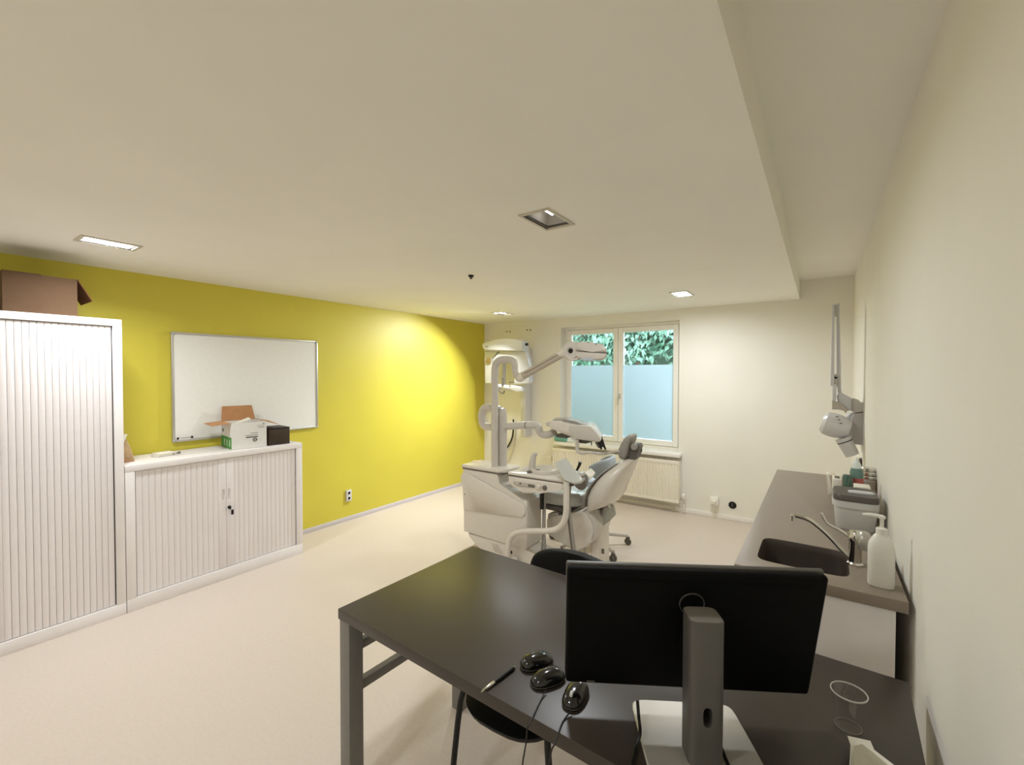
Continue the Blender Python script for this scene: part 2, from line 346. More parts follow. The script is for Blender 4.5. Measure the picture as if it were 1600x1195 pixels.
# ================================================================== CABINETS
XC = 0.4446
def cabinet(name, label, y0, y1, H, pitch, plinth, top, side, handle_z):
    t = thing(name, label, 'cabinet', (XC/2, (y0+y1)/2, 0)); g = 0.006
    b = nb()
    box(b, (0.015, y0, 0.0), (XC-0.03, y0+0.02, H)); box(b, (0.015, y1-0.02, 0), (XC-0.03, y1, H)); box(b, (0.015, y0+0.02, 0.0), (0.03, y1-0.02, H))
    box(b, (0.03, y0+.02, H-0.02), (XC-0.03, y1-.02, H)); box(b, (0.03, y0+.02, 0.0), (XC-0.03, y1-.02, 0.02))
    obj('body', b, LAC, t)
    obj('back_liner', box(nb(), (XC-0.06, y0+0.021, 0.021), (XC-0.056, y1-0.021, H-0.021)), DARK, t)
    obj('frame_stile', box(nb(), (XC-0.03, y0, plinth), (XC, y0+side, H-top), 0.002), LAC, t); obj('frame_stile', box(nb(), (XC-0.03, y1-side, plinth), (XC, y1, H-top), 0.002), LAC, t)
    obj('top_panel', box(nb(), (XC-0.032, y0, H-top), (XC+0.001, y1, H), 0.003), LAC, t)
    obj('plinth', box(nb(), (XC-0.03, y0, 0), (XC, y1, plinth), 0.002), LAC, t)
    a, c = y0+side+g, y1-side-g; m = (a+c)/2; hw = 0.055; xf = XC-0.012
    zl, zh = plinth+0.004, H-top-0.004
    # one slat, shared by both doors
    b = nb(); hp = pitch/2-0.0012
    ring = lambda z: [Vector((x, y, z)) for x, y in ((-0.012, -hp), (-0.003, -hp), (0.0, -hp*0.55), (0.0, hp*0.55), (-0.003, hp), (-0.012, hp))]
    loft(b, [ring(zl), ring(zh)]); me = finish(b, 'slat', SLAT, 30)
    for (d0, d1) in ((a, m-hw), (m+hw, c)):
        n = int(round((d1-d0)/pitch)); pp = (d1-d0)/n
        dr = obj('tambour_door', box(nb(), (xf-0.02, d0, zl), (xf-0.013, d1, zh)), LAC, t)
        for i in range(n): inst('slat', me, dr, Vector((xf, d0+(i+0.5)*pp, 0))-Vector(t.location))
    for (h0, h1) in ((m-hw, m-0.001), (m+0.001, m+hw)):
        ed = obj('handle_strip', box(nb(), (xf-0.02, h0, zl), (xf+0.001, h1, zh), 0.002), SLAT, t)
        yc = (h0+h1)/2 + (0.008 if h0 < m-0.01 else -0.008)
        cb = nb(); loft(cb, [sring((xf-0.008+dx, yc, handle_z), (0, 1, 0), (0, 0, 1), 0.011, 0.045, 20, 4) for dx in (0, 0.03)])
        bmesh.ops.translate(cb, verts=cb.verts, vec=-Vector(t.location)); cut(ed, cb)
    kz = handle_z-0.105; ky = m+0.02
    k = obj('lock', lathe(nb(), [(0.013, 0), (0.013, 0.008), (0.009, 0.012), (0.003, 0.014)], (xf, ky, kz), (1, 0, 0), 16), BLACK, t)
    b = nb(); box(b, (xf+0.008, ky-0.002, kz-0.016), (xf+0.026, ky+0.002, kz+0.003)); prism(b, [(xf+0.022, ky+0.004, kz-0.02), (xf+0.028, ky+0.004, kz-0.02), (xf+0.028, ky+0.004, kz-0.058), (xf+0.022, ky+0.004, kz-0.058)], (0, 0.018, 0), 0.002)
    obj('key', b, BLACK, t)
    return t
cabinet('tambour_cabinet', 'tall white tambour cabinet with a cardboard box on top', -0.248, 0.951, 1.98, 0.0315, 0.075, 0.045, 0.047, 1.32)
cabinet('tambour_cabinet', 'low white two-door tambour cabinet below the whiteboard', 0.955, 2.196, 1.0, 0.0375, 0.088, 0.045, 0.052, 0.668)
# cardboard box on the tall cabinet
t = thing('cardboard_box', 'brown cardboard box with a loose flap on top of the tall cabinet', 'box', (0.25, 0.45, 1.98))
xb = 0.40; A = UX(121, 437, xb); yb1 = UX(121, 470, xb).y; zt = A.z; yb0 = UX(3, 440, xb).y
b = nb(); th = 0.005
box(b, (0.10, yb0, 1.981), (xb, yb1, 1.986)); box(b, (xb-th, yb0, 1.986), (xb, yb1, zt)); box(b, (0.10, yb0, 1.986), (0.10+th, yb1, zt)); box(b, (0.10+th, yb0, 1.986), (xb-th, yb0+th, zt)); box(b, (0.10+th, yb1-th, 1.986), (xb-th, yb1, zt))
obj('carton', b, KRAFTD, t, smooth=0)
f1 = UX(136, 468, xb-0.02); b = nb()
prism(b, [(xb-0.005, yb1+0.001, zt), (0.12, yb1+0.001, zt), (0.12, yb1+0.07, zt-0.13), (xb-0.03, yb1+0.075, zt-0.125)], (0.0, 0.004, 0.004)); obj('side_flap', b, mat('flap_shade', (104, 64, 32), 0.85, noise=0.08), t, smooth=0)
b = nb(); prism(b, [(0.102, yb0, zt+0.001), (xb-0.001, yb0, zt+0.001), (xb-0.001, yb0+(yb1-yb0)*0.5, zt+0.001), (0.102, yb0+(yb1-yb0)*0.5, zt+0.012)], (0, 0, 0.004)); obj('top_flap', b, KRAFTD, t, smooth=0)
# ================================================================== WHITEBOARD
by0, by1, bz0, bz1 = 1.358, 2.612, 1.068, 1.957
t = thing('whiteboard', 'white enamel whiteboard with aluminium frame on the yellow wall', 'whiteboard', (0.01, (by0+by1)/2, bz0))
obj('board', box(nb(), (0.004, by0+0.012, bz0+0.012), (0.018, by1-0.012, bz1-0.012)), WBOARD, t)
for (a0, a1, c0, c1) in ((by0, by0+0.018, bz0+0.02, bz1-0.02), (by1-0.018, by1, bz0+0.02, bz1-0.02), (by0+0.02, by1-0.02, bz0, bz0+0.018), (by0+0.02, by1-0.02, bz1-0.018, bz1)):
    obj('frame_rail', box(nb(), (0.002, a0, c0), (0.026, a1, c1), 0.005), ALU, t)
for yy in (by0, by1-0.026):
    for zz in (bz0, bz1-0.026):
        obj('corner_cap', box(nb(), (0.001, yy-0.001, zz-0.001), (0.029, yy+0.027, zz+0.027), 0.009, 3), mat('cap_grey', (176, 174, 170), 0.5), t)
for q in ((278, 685), (300, 682.5)):
    P = UX(*q, 0.019); obj('magnet', box(nb(), (0.018, P.y-0.007, P.z-0.008), (0.021, P.y+0.007, P.z+0.008)), BLACK, t)
P = UX(287, 684, 0.019); obj('label_print', box(nb(), (0.018, P.y-0.025, P.z-0.003), (0.0186, P.y+0.07, P.z+0.003)), INKL, t)
# ================================================================== THINGS ON THE LOW CABINET
ZL = 1.0005
ang = math.atan2(0.037, 0.259)
t = thing('shipping_carton', 'open white carton with green side panel and kraft flaps on the low cabinet', 'box', (0.361, 1.648, ZL+0.0015), -ang, local=True)
W_, D_, H_ = 0.262, 0.29, 0.213      # local: +y along the front, -x depth
b = nb(); th = 0.004
box(b, (-D_, 0, 0), (0, W_, th)); box(b, (-th, 0, th), (0, W_, H_)); box(b, (-D_, 0, th), (-D_+th, W_, H_)); box(b, (-D_+th, 0, th), (-th, th, H_)); box(b, (-D_+th, W_-th, th), (-th, W_, H_))
obj('carton_walls', b, CART, t, smooth=0)
obj('inner_lining', box(nb(), (-D_+th, th, th), (-th, W_-th, th+0.002)), KRAFT, t)
b = nb(); prism(b, [(-D_+0.002, 0.0, H_), (-D_+0.002, W_, H_), (-D_-0.02, W_-0.02, H_+0.125), (-D_-0.02, 0.012, H_+0.125)], (0.004, 0, 0.0)); obj('back_flap', b, KRAFT, t, smooth=0)
b = nb(); prism(b, [(-0.004, 0.001, H_), (-D_+0.01, 0.001, H_), (-D_+0.03, -0.13, H_-0.008), (-0.02, -0.13, H_-0.012)], (0, 0, 0.004)); obj('side_flap', b, KRAFT, t, smooth=0)
b = nb(); prism(b, [(-0.004, W_, H_), (-D_+0.01, W_, H_), (-D_+0.03, W_+0.10, H_-0.02), (-0.02, W_+0.10, H_-0.035)], (0, 0, 0.004)); obj('side_flap', b, KRAFT, t, smooth=0)
b = nb(); prism(b, [(-0.20, 0.07, H_-0.02), (-0.10, 0.09, H_-0.01), (-0.06, 0.16, H_+0.02), (-0.16, 0.17, H_+0.025)], (0, 0, 0.006)); obj('paper_filling', b, PAPER, t, smooth=0)
obj('green_panel', box(nb(), (-D_+0.001, -0.0008, 0.002), (-0.001, 0, 0.098)), GREEN, t)
for k in range(3): obj('white_print', box(nb(), (-0.06-0.07*k, -0.0013, 0.02), (-0.045-0.07*k, -0.0006, 0.075)), mat('white_ink', (214, 230, 208), 0.6), t)
obj('side_print', box(nb(), (-0.25, -0.0008, 0.13), (-0.22, 0, 0.155)), INK, t)
b = nb()
for k in range(5): box(b, (-0.052, -0.0008, 0.11+0.016*k), (-0.046, 0, 0.118+0.016*k))
obj('side_print', b, INK, t)
for (y0, y1, z0, z1, m_) in ((0.105, 0.195, 0.086, 0.095, INK), (0.10, 0.195, 0.104, 0.110, INKL), (0.14, 0.195, 0.120, 0.126, INKL), (0.20, 0.245, 0.163, 0.167, INKL), (0.19, 0.245, 0.172, 0.175, INKL), (0.19, 0.245, 0.183, 0.186, INKL), (0.232, 0.245, 0.194, 0.200, INK), (0.15, 0.197, 0.0655, 0.0685, INK)):
    obj('front_print', box(nb(), (0, y0, z0), (0.0008, y1, z1)), m_, t)
b = nb(); lathe(b, [(0.016, 0), (0.016, 0.0009), (0.009, 0.0009), (0.009, 0.0)], (0, 0.172, 0.066), (1, 0, 0), 20, cap=False); obj('front_emblem', b, INK, t)
# dark brown box beside it
t = thing('storage_box', 'small dark brown box right of the open white carton', 'box', (0.38, 1.935, ZL), -0.10, local=True)
b = nb(); box(b, (-0.22, 0, 0), (0, 0.175, 0.140), 0.003); obj('body', b, BROWN, t)
b = nb(); box(b, (-0.222, -0.002, 0.1405), (0.002, 0.177, 0.148), 0.002); obj('lid', b, mat('brown_box_lid', (30, 22, 15), 0.5), t)
# paper bag and small booklet pile
t = thing('paper_bag', 'crumpled brown paper bag in the corner beside the tall cabinet', 'bag', (0.2, 1.0, ZL))
b = nb(); prism(b, [(0.27, 0.965, ZL+.001), (0.27, 1.055, ZL+.001), (0.27, 1.03, ZL+0.1), (0.27, 1.0, ZL+0.185), (0.27, 0.965, ZL+0.19)], (-0.12, 0.01, 0), 0.006); obj('bag_body', b, mat('bag_paper', (196, 168, 130), 0.8, noise=0.08), t)
b = nb(); prism(b, [(0.285, 0.962, ZL+0.09), (0.285, 0.985, ZL+0.12), (0.285, 1.012, ZL+0.195), (0.285, 0.962, ZL+0.20)], (-0.012, 0, 0), 0.003); obj('folded_sheet', b, PAPER, t)
b = nb(); prism(b, [(0.30, 0.962, ZL+0.0), (0.30, 1.045, ZL+0.0), (0.30, 1.0, ZL+0.03), (0.30, 0.962, ZL+0.035)], (-0.02, 0, 0), 0.002); obj('bag_fold', b, mat('bag_fold', (170, 132, 96), 0.8), t)
t = thing('booklet_pile', 'small pile of white leaflets lying on the low cabinet', 'leaflets', (0.2, 1.25, ZL), 0.15, local=True)
for k in range(3): obj('leaflet', box(nb(), (-0.05+0.004*k, -0.07+0.004*k, 0.001+0.009*k), (0.05+0.003*k, 0.062-0.006*k, 0.009+0.009*k), 0.002), PAPER, t)
obj('pen_clip', tube(nb(), [(0.05, 0.03, 0.012), (0.03, 0.085, 0.012), (0.0, 0.10, 0.012)], 0.006, 8), SEAM, t)
# outlet on yellow wall
P = UX(545, 774, 0.012)
t = thing('wall_outlet', 'white double socket low on the yellow wall', 'socket', (0, P.y, P.z-0.06))
obj('plate', box(nb(), (0, P.y-0.034, P.z-0.062), (0.02, P.y+0.034, P.z+0.062), 0.005), XWH, t)
for dz in (-0.029, 0.029): obj('socket_insert', lathe(nb(), [(0.02, 0.0), (0.02, 0.0025), (0.016, 0.0025), (0.015, 0.0005), (0.001, 0.0005)], (0.0195, P.y, P.z+dz), (1, 0, 0), 20), WHITE, t)
# ================================================================== RADIATOR AND BACK WALL THINGS
ra0, ra1 = U(863, 699, 5.30), U(1061, 717, 5.30)
rx0, rx1, rz1, rz0 = ra0.x, ra1.x, 0.612, U(1060, 787, 5.30).z
t = thing('radiator', 'white ribbed panel radiator under the window', 'radiator', ((rx0+rx1)/2, 5.34, rz0))
b = nb(); n = 46; pw = (rx1-rx0)/n; prof = []
for i in range(n):
    x = rx0+i*pw; prof += [(x, 5.300), (x+pw*0.42, 5.300), (x+pw*0.55, 5.3075), (x+pw*0.87, 5.3075)]
prof.append((rx1, 5.30))
zA, zB = rz0+0.03, rz1-0.045
V0 = [b.verts.new((x, y, zA)) for x, y in prof]; V1 = [b.verts.new((x, y, zB)) for x, y in prof]
for i in range(len(prof)-1): b.faces.new((V0[i], V0[i+1], V1[i+1], V1[i]))
box(b, (rx0, 5.299, rz0), (rx1, 5.318, zA), 0.003); box(b, (rx0, 5.299, zB), (rx1, 5.318, rz1), 0.003); box(b, (rx0, 5.308, zA), (rx1, 5.318, zB))
obj('front_panel', b, RAD, t)
obj('rear_panel', box(nb(), (rx0, 5.37, rz0), (rx1, 5.382, rz1), 0.003), RAD, t)
obj('side_cover', box(nb(), (rx0-0.002, 5.302, rz0+0.01), (rx0, 5.382, rz1)), RAD, t); obj('side_cover', box(nb(), (rx1, 5.302, rz0+0.01), (rx1+0.002, 5.382, rz1)), RAD, t)
b = nb()
for i in range(40): x = rx0+0.02+i*(rx1-rx0-0.04)/40; box(b, (x, 5.319, rz1-0.012), (x+0.012, 5.369, rz1-0.004))
obj('top_grille', b, RAD, t)
for x in (rx0+0.25, rx1-0.25): obj('bracket', box(nb(), (x-0.015, 5.383, rz0+0.05), (x+0.015, 5.401, rz1-0.05)), RAD, t)
v = obj('valve', tube(nb(), [(rx1+0.003, 5.34, rz0+0.045), (rx1+0.045, 5.34, rz0+0.045), (rx1+0.05, 5.34, rz0+0.0)], 0.014, 10), CHROME, t)
obj('valve_knob', lathe(nb(), [(0.015, 0), (0.02, 0.01), (0.02, 0.05), (0.012, 0.06)], (rx1+0.045, 5.34, rz0+0.055), (0, 0, 1), 16), WHITE, v)
obj('supply_pipe', tube(nb(), [(rx1+0.05, 5.34, rz0+0.01), (rx1+0.05, 5.34, 0.03), (rx1+0.06, 5.37, 0.012), (rx1+0.06, 5.385, 0.01)], 0.008, 8), WHITE, t)
b = nb(); tube(b, [(rx0-0.012, 5.33, rz1-0.01), (rx0-0.012, 5.33, rz0+0.05)], 0.007, 8, 1); tube(b, [(rx0-0.012, 5.33, rz1-0.13), (rx0-0.012, 5.33, rz1-0.19)], 0.014, 8, 1)
vb = obj('vent_rod', b, DGREY, t); obj('vent_lever', tube(nb(), [(rx0-0.015, 5.325, rz1-0.15), (rx0-0.09, 5.31, rz1-0.14)], 0.008, 8, 1), RAD, vb)
single('heating_pipe', tube(nb(), [(rx0+0.3, YB-0.05, 0.045), (rx1-0.05, YB-0.05, 0.045)], 0.012, 10, 1), mat('pipe_enamel', (206, 196, 178), 0.5), 'horizontal heating pipe along the floor below the radiator', 'pipe')
P = U(1116, 783, YB-0.03)
t = thing('wall_socket', 'white surface socket with plug low on the back wall', 'socket', (P.x, YB, P.z-0.04))
obj('socket_box', box(nb(), (P.x-0.042, YB-0.045, P.z-0.045), (P.x+0.042, YB, P.z+0.045), 0.007), WHITE, t)
obj('plug', box(nb(), (P.x-0.025, YB-0.085, P.z-0.022), (P.x+0.022, YB-0.045, P.z+0.018), 0.006), PAPER, t)
obj('cord', tube(nb(), [(P.x, YB-0.07, P.z-0.02), (P.x+0.006, YB-0.06, P.z-0.07), (P.x+0.006, YB-0.02, 0.055)], 0.006, 8), PAPER, t)
P = U(1144.5, 789, YB-0.004)
t = thing('round_outlet', 'round black socket in the back wall beside the white socket', 'socket', (P.x, YB, P.z-0.04))
obj('rim', lathe(nb(), [(0.038, 0), (0.04, 0.006), (0.034, 0.01), (0.03, 0.004), (0.0, 0.002)], (P.x, YB, P.z), (0, -1, 0), 24), BLACK, t)
obj('insert', box(nb(), (P.x-0.008, YB-0.012, P.z-0.02), (P.x+0.004, YB-0.006, P.z+0.018), 0.002), DGREY, t)
for k, q in enumerate(((792, 518), (797, 518), (824, 515.5), (829, 515.5))):
    P = U(*q, YB); single('wall_plug', lathe(nb(), [(0.0, 0.0), (0.011, 0.0), (0.011, 0.004), (0.0, 0.005)], (P.x, YB, P.z), (0, -1, 0), 12), mat('plug_brown', (92, 70, 34), 0.7),
        ['leftmost of four small dark wall plugs above the x-ray machine', 'second from the left of four small dark wall plugs above the x-ray machine', 'third from the left of four small dark wall plugs above the x-ray machine', 'rightmost of four small dark wall plugs above the x-ray machine'][k], 'wall plug', 'wall plugs under the ceiling')
# things on the sill
P = U(880, 690, 5.40)
t = thing('glove_packet', 'teal and white packet lying on the window sill', 'packet', (P.x, 5.40, 0.699))
obj('wrapper', box(nb(), (P.x-0.11, 5.33, 0.70), (P.x+0.09, 5.45, 0.775), 0.015, 3), TEAL, t); obj('end_fold', prism(nb(), [(P.x+0.09, 5.34, 0.702), (P.x+0.15, 5.36, 0.702), (P.x+0.09, 5.36, 0.76)], (0, 0.08, 0)), PAPER, t)
# ================================================================== PANORAMIC X-RAY MACHINE
YX = 4.95
P0 = U(820, 640, 5.28)
t = thing('panoramic_xray_machine', 'white panoramic x-ray machine on the wall in the far corner', 'x-ray machine', (P0.x, 5.3, 0.75))
b = nb(); px_ = P0.x; box(b, (px_-0.045, 5.24, 0.72), (px_+0.04, YB-0.001, U(820, 545, 5.28).z), 0.01); obj('wall_column', b, mat('xray_grey', (206, 204, 206), 0.4), t)
b = nb(); ppx(b, [(752.5, 538), (757, 534.5), (775, 531), (792, 529), (812, 530), (826.5, 532.5), (827, 548.5), (812, 547.5), (757, 547.5), (754, 543)], YX-0.10, 0.16, 0.015, 3, True); hd = obj('top_beam', b, XWH, t)
for q, sx, sz in (((760.5, 541.5), 0.018, 0.006), ((823, 538), 0.022, 0.016)):
    P = U(*q, YX-0.121); obj('indicator', box(nb(), (P.x-sx, YX-0.128, P.z-sz), (P.x+sx, YX-0.118, P.z+sz)), BLACK if sx > .02 else SEAM, hd)
b = nb(); ppx(b, [(752.5+31, 549), (825, 549), (828.5, 556), (832.5, 578), (833, 597), (830, 599.5), (806, 600), (806, 571), (814, 568), (812, 560), (777, 558), (774, 566), (770, 566), (770, 560)], YX-0.06, 0.09, 0.01, 3, True); obj('tube_head', b, XWH, t)
b = nb(); ppx(b, [(757, 549), (783, 549), (771, 559), (769, 599), (758, 599)], YX-0.02, 0.06, 0.01, 3, True); sn = obj('sensor_head', b, XWH, t)
P = U(763, 563.5, YX-0.03); obj('sensor_slot', box(nb(), (P.x-0.035, YX-0.04, P.z-0.035), (P.x+0.04, YX-0.018, P.z+0.035), 0.004), mat('slot_olive', (150, 126, 70), 0.5), sn)
b = nb(); q0 = U(783, 605, YX); tube(b, [U(779, 603, YX), U(790, 605, YX+0.02), U(800, 606, YX+0.05), U(812, 606, YX+0.12)], [0.03, 0.035, 0.04, 0.04], 12); ppx(b, [(797, 601.5), (815, 604), (816, 611), (808, 612.5), (797, 608)], YX-0.06, 0.1, 0.006); ch = obj('patient_table', b, XWH, t)
tube(b := nb(), [U(779, 606, YX-0.02), U(781, 611, YX-0.03), U(786, 614, YX-0.03), U(788, 610, YX-0.02)], 0.014, 8); obj('hand_grip', b, SEAM, ch)
b = nb(); tube(b, [U(785.5, 602, YX-0.02), U(785.5, 594, YX-0.02)], 0.014, 10, 1); tube(b, [U(785.5, 593, YX-0.02), U(785.5, 590, YX-0.02)], 0.018, 10, 1); obj('bite_holder', b, SEAM, ch)
obj('temple_rest', box(nb(), U(797, 598, YX+0.02), U(803, 596, YX-0.02), 0.004), SEAM, ch)
b = nb(); tube(b, [U(787, 600, YX+0.25), U(788, 549, YX+0.25)], 0.03, 14, 1); obj('rotation_shaft', b, XWH, t)
bmz = U(790, 546, YX).z; b = nb(); box(b, (px_-0.12, YX+0.05, bmz), (px_-0.02, 5.25, bmz+0.07), 0.01); obj('carriage', b, XWH, t)
single('black_cable', tube(nb(), [U(802, 655, YB-0.03), U(802, 670, YB-0.03), U(800, 684, YB-0.03), (U(794, 697, YB-0.02)), U(788, 702, YB-0.012), U(782, 712, YB-0.012)], 0.011, 8), BLACK, 'black cable hanging on the wall behind the dental unit column', 'cable')
single('grey_cable', tube(nb(), [U(806, 668, YB-0.02), U(803, 695, YB-0.02), U(797, 715, YB-0.02), U(790, 727, YB-0.02)], 0.006, 8), mat('grey_cable', (196, 188, 170), 0.5), 'thin pale cable hanging on the wall beside the black cable', 'cable')
# ================================================================== DENTAL UNIT
YU = 2.95
t = thing('dental_unit', 'grey dental unit with column, lamp arm, instrument tray and spittoon', 'dental unit', (2.05, 3.08, 0))
b = nb(); ppx(b, [(722.8, 731), (778.5, 739), (778.5, 756), (783, 760), (819, 781), (823, 785), (822.5, 857), (820, 860), (724.3, 830)], YU, 0.235, 0.012, 3); bd = obj('cabinet_body', b, DENT, t)
b = nb(); ppx(b, [(721.5, 739), (726, 738.5), (735, 742), (770, 762), (814, 786), (819.5, 791), (820.5, 797), (820, 804), (816, 808.2), (748, 799.5), (724, 796)], YU-0.014, 0.016, 0.006, 3); obj('side_panel', b, DENT, bd)
b = nb(); ppx(b, [(719.5, 745), (721, 740), (724, 739), (724, 760), (721, 757)], YU+0.02, 0.16, 0.004); obj('end_bulge', b, DENT, bd)
P = U(726, 772, YU-0.013); obj('screw_cap', lathe(nb(), [(0.006, 0), (0.006, 0.002), (0.0, 0.003)], P, (0, -1, 0), 10), SEAM, bd)
tl, tr = U(721.5, 727, YU-0.01), U(789, 739, YU-0.01)
b = nb(); box(b, (tl.x+0.004, YU-0.004, tl.z-0.030), (tr.x-0.03, YU+0.24, tl.z-0.018)); obj('cap_seam', b, SEAM, bd)
b = nb(); prism(b, [(tl.x, YU-0.012, tl.z-0.018), (tr.x-0.07, YU-0.012, tl.z-0.018), (tr.x-0.015, YU+0.03, tl.z-0.018), (tr.x, YU+0.09, tl.z-0.018), (tr.x, YU+0.20, tl.z-0.018), (tr.x-0.03, YU+0.25, tl.z-0.018), (tl.x, YU+0.25, tl.z-0.018)], (0, 0, 0.03), 0.010, 3); cap = obj('top_cap', b, DENT, t)
b = nb(); ZT = tl.z+0.012; a = UZ(737, 722, ZT); box(b, (a.x-0.03, YU+0.13, ZT), (a.x+0.07, YU+0.18, ZT+0.002), 0.002); obj('sticker', b, mat('tan_sticker', (206, 178, 140), 0.6), cap)
# base on the floor
b = nb(); pb = [(730.5, 833), (733, 837), (745, 846), (775, 863)]
L0 = U(731, 833, YU+0.01); bz = L0.z
prism(b, [(L0.x, YU+0.012, bz), (L0.x+0.01, YU+0.012, bz-0.03), (L0.x+0.30, YU+0.012, 0.0), (2.62, YU+0.012, 0.0), (2.62, YU+0.012, bz-0.04), (2.40, YU+0.012, bz-0.025), (2.36, YU+0.012, bz-0.004)], (0, 0.21, 0), 0.01, 3); bs = obj('floor_base', b, DENT, t)
P = U(798.5, 862.5, YU+0.01); obj('screw', lathe(nb(), [(0.013, 0), (0.013, 0.003), (0.007, 0.003), (0.006, 0.0)], P, (0, -1, 0), 16), SEAM, bs)
b = nb(); A_ = U(768, 849, YU+0.011)
for k in range(5): box(b, (A_.x+0.008*k, YU+0.0105, A_.z-0.014*k), (A_.x+0.07+0.012*k, YU+0.0125, A_.z-0.014*k-0.003))
obj('rating_print', b, mat('print_taupe', (140, 130, 112), 0.7), bs)
# spittoon block
YS = YU-0.03
b = nb(); ppx(b, [(793.5, 743.5), (875, 755.5), (884, 757), (884, 764), (874, 766), (841, 769), (836, 771), (821, 771), (817, 769.5), (795, 757)], YS, 0.34, 0.012, 3); sb = obj('spittoon_block', b, DENT, t)
b = nb(); ppx(b, [(793.2, 741), (874.5, 753.2), (885, 755), (885, 756.4), (874.5, 755.2), (793.2, 743.2)], YS+0.004, 0.33, 0.0); obj('block_seam', b, SEAM, sb)
b = nb(); ppx(b, [(793.5, 737.5), (840, 744), (876, 748.6), (884, 750), (884, 755), (874.5, 753.4), (793, 741.2)], YS, 0.34, 0.008, 3); sc_ = obj('spittoon_top', b, DENT, t)
cb = UZ(859, 741.5, 0.80); zs = U(860, 748, YS).z
b = nb(); lathe(b, [(0.115, -0.005), (0.125, 0.03), (0.125, 0.045), (0.115, 0.05), (0.105, 0.042), (0.07, 0.015), (0.02, 0.008)], (cb.x, YS+0.16, zs-0.01), (0, 0, 1), 32); obj('bowl', b, DENT, sc_)
b = nb(); fb = Vector((U(831, 742, YS+0.11).x, YS+0.11, zs)); tube(b, [fb, U(831.5, 735, YS+0.11), U(832, 722, YS+0.11), U(834, 712, YS+0.11), U(836.5, 708.5, YS+0.11), U(839, 711, YS+0.11)], [0.034, 0.032, 0.027, 0.021, 0.014, 0.009], 14); fa = obj('cup_filler', b, DENT2, sc_)
b = nb(); lathe(b, [(0.018, 0), (0.02, 0.02), (0.014, 0.028)], (U(840, 744, YS+0.12).x, YS+0.12, zs), n=14); obj('valve_stub', b, DGREY, sc_)
b = nb(); lathe(b, [(0.02, 0), (0.022, 0.018), (0.014, 0.024)], (U(827, 742, YS+0.07).x, YS+0.07, zs-0.004), n=14); obj('cup_stand', b, SEAM, sc_)
b = nb(); ppx(b, [(803, 752), (836, 757), (836.5, 763), (812, 760.5), (804, 757.5), (802, 754.5)], YS-0.003, 0.006, 0.001); pn = obj('control_panel', b, mat('panel_grey', (176, 170, 160), 0.4), sb)
for q in ((808, 755), (813, 755), (818, 757), (823, 758)):
    P = U(*q, YS-0.004); obj('button', lathe(nb(), [(0.007, 0), (0.007, 0.003), (0, 0.004)], P, (0, -1, 0), 10), SEAM if q[0] == 813 else DENT, pn)
b = nb(); ppx(b, [(825, 756.3), (835, 757.8), (835, 762), (825, 760.6)], YS-0.005, 0.006, 0.001); obj('display_strip', b, SEAM, pn)
for q in ((842.5, 760.5), (851.5, 761.8)):
    P = U(*q, YS); obj('knob', lathe(nb(), [(0.018, 0), (0.018, 0.012), (0.012, 0.018), (0, 0.019)], P, (0, -1, 0), 16), SEAM if q[0] > 850 else DENT, sb)
# two columns
YC1, YC2 = YU+0.09, YU+0.16
def up(px, py, y): return U(px, py, y)
b = nb(); x1 = U(773, 700, YC1).x
tube(b, [(x1, YC1, ZT-0.02), (x1, YC1, U(773, 650, YC1).z), (x1, YC1, U(773, 590, YC1).z), U(774, 573, YC1), U(779, 564, YC1), U(789, 561.5, YC1+0.02), U(799, 563, YC1+0.03), U(804, 569, YC1+0.03), U(804.5, 580, YC1+0.03), U(808, 588, YC1+0.02), U(814, 589, YC1+0.01)], [0.031, 0.031, 0.031, 0.031, 0.031, 0.031, 0.030, 0.028, 0.028, 0.03, 0.034], 16, 8); obj('lamp_column', b, DENT2, t)
b = nb(); YL = YC1+0.01
tube(b, [U(807, 590, YL), U(812, 590.5, YL), U(818, 586.5, YL)], [0.02, 0.036, 0.036], 14, 4); el = obj('arm_elbow', b, DENT, t)
b = nb(); tube(b, [U(815, 588.5, YL), U(881, 551, YL)], 0.031, 14, 1); ar = obj('lamp_arm', b, mat('arm_taupe', (182, 172, 156), 0.35), t)
b = nb(); g0, g1 = U(820, 583.5, YL-0.030), U(872, 554, YL-0.030); tube(b, [g0, g1], 0.003, 6, 1); obj('arm_groove', b, SEAM, ar)
b = nb(); tube(b, [U(873, 555, YL), U(884, 549.5, YL)], [0.031, 0.033], 14, 1); obj('arm_cover', b, DENT, ar)
# lamp head
hc = U(893, 548, YL-0.06)
b = nb(); lathe(b, [(0.066, -0.10), (0.070, -0.08), (0.070, 0.012), (0.062, 0.02), (0.030, 0.02), (0.026, 0.012), (0.0, 0.012)], hc, (0, -1, 0), 28); lh = obj('lamp_joint', b, DENT2, t)
obj('joint_bolt', lathe(nb(), [(0.018, 0), (0.018, 0.008), (0.008, 0.012), (0, 0.012)], hc+Vector((0, -0.012, 0)), (0, -1, 0), 16), DARK, lh)
b = nb(); ppx(b, [(899, 536.5), (908, 533), (918, 533.2), (924, 537), (932, 535.5), (941, 537), (947, 544), (948, 551), (925, 550), (899, 547.5)], YL-0.10, 0.18, 0.018, 4, False, -0.075); hs = obj('lamp_shell', b, DENT2, t)
b = nb(); ppx(b, [(899, 548.3), (925, 550.8), (948, 551.8), (947.5, 558), (941, 562), (920, 562.5), (905, 560.5), (899, 556)], YL-0.10, 0.18, 0.014, 4, False, -0.075); hs2 = obj('lamp_tray', b, DENT2, t)
b = nb(); ppx(b, [(906, 561), (918, 558.2), (930, 560), (924, 563.8), (910, 563)], YL-0.101, 0.12, 0.004, 2, False, -0.05); obj('light_window', b, BLUE2, hs2)
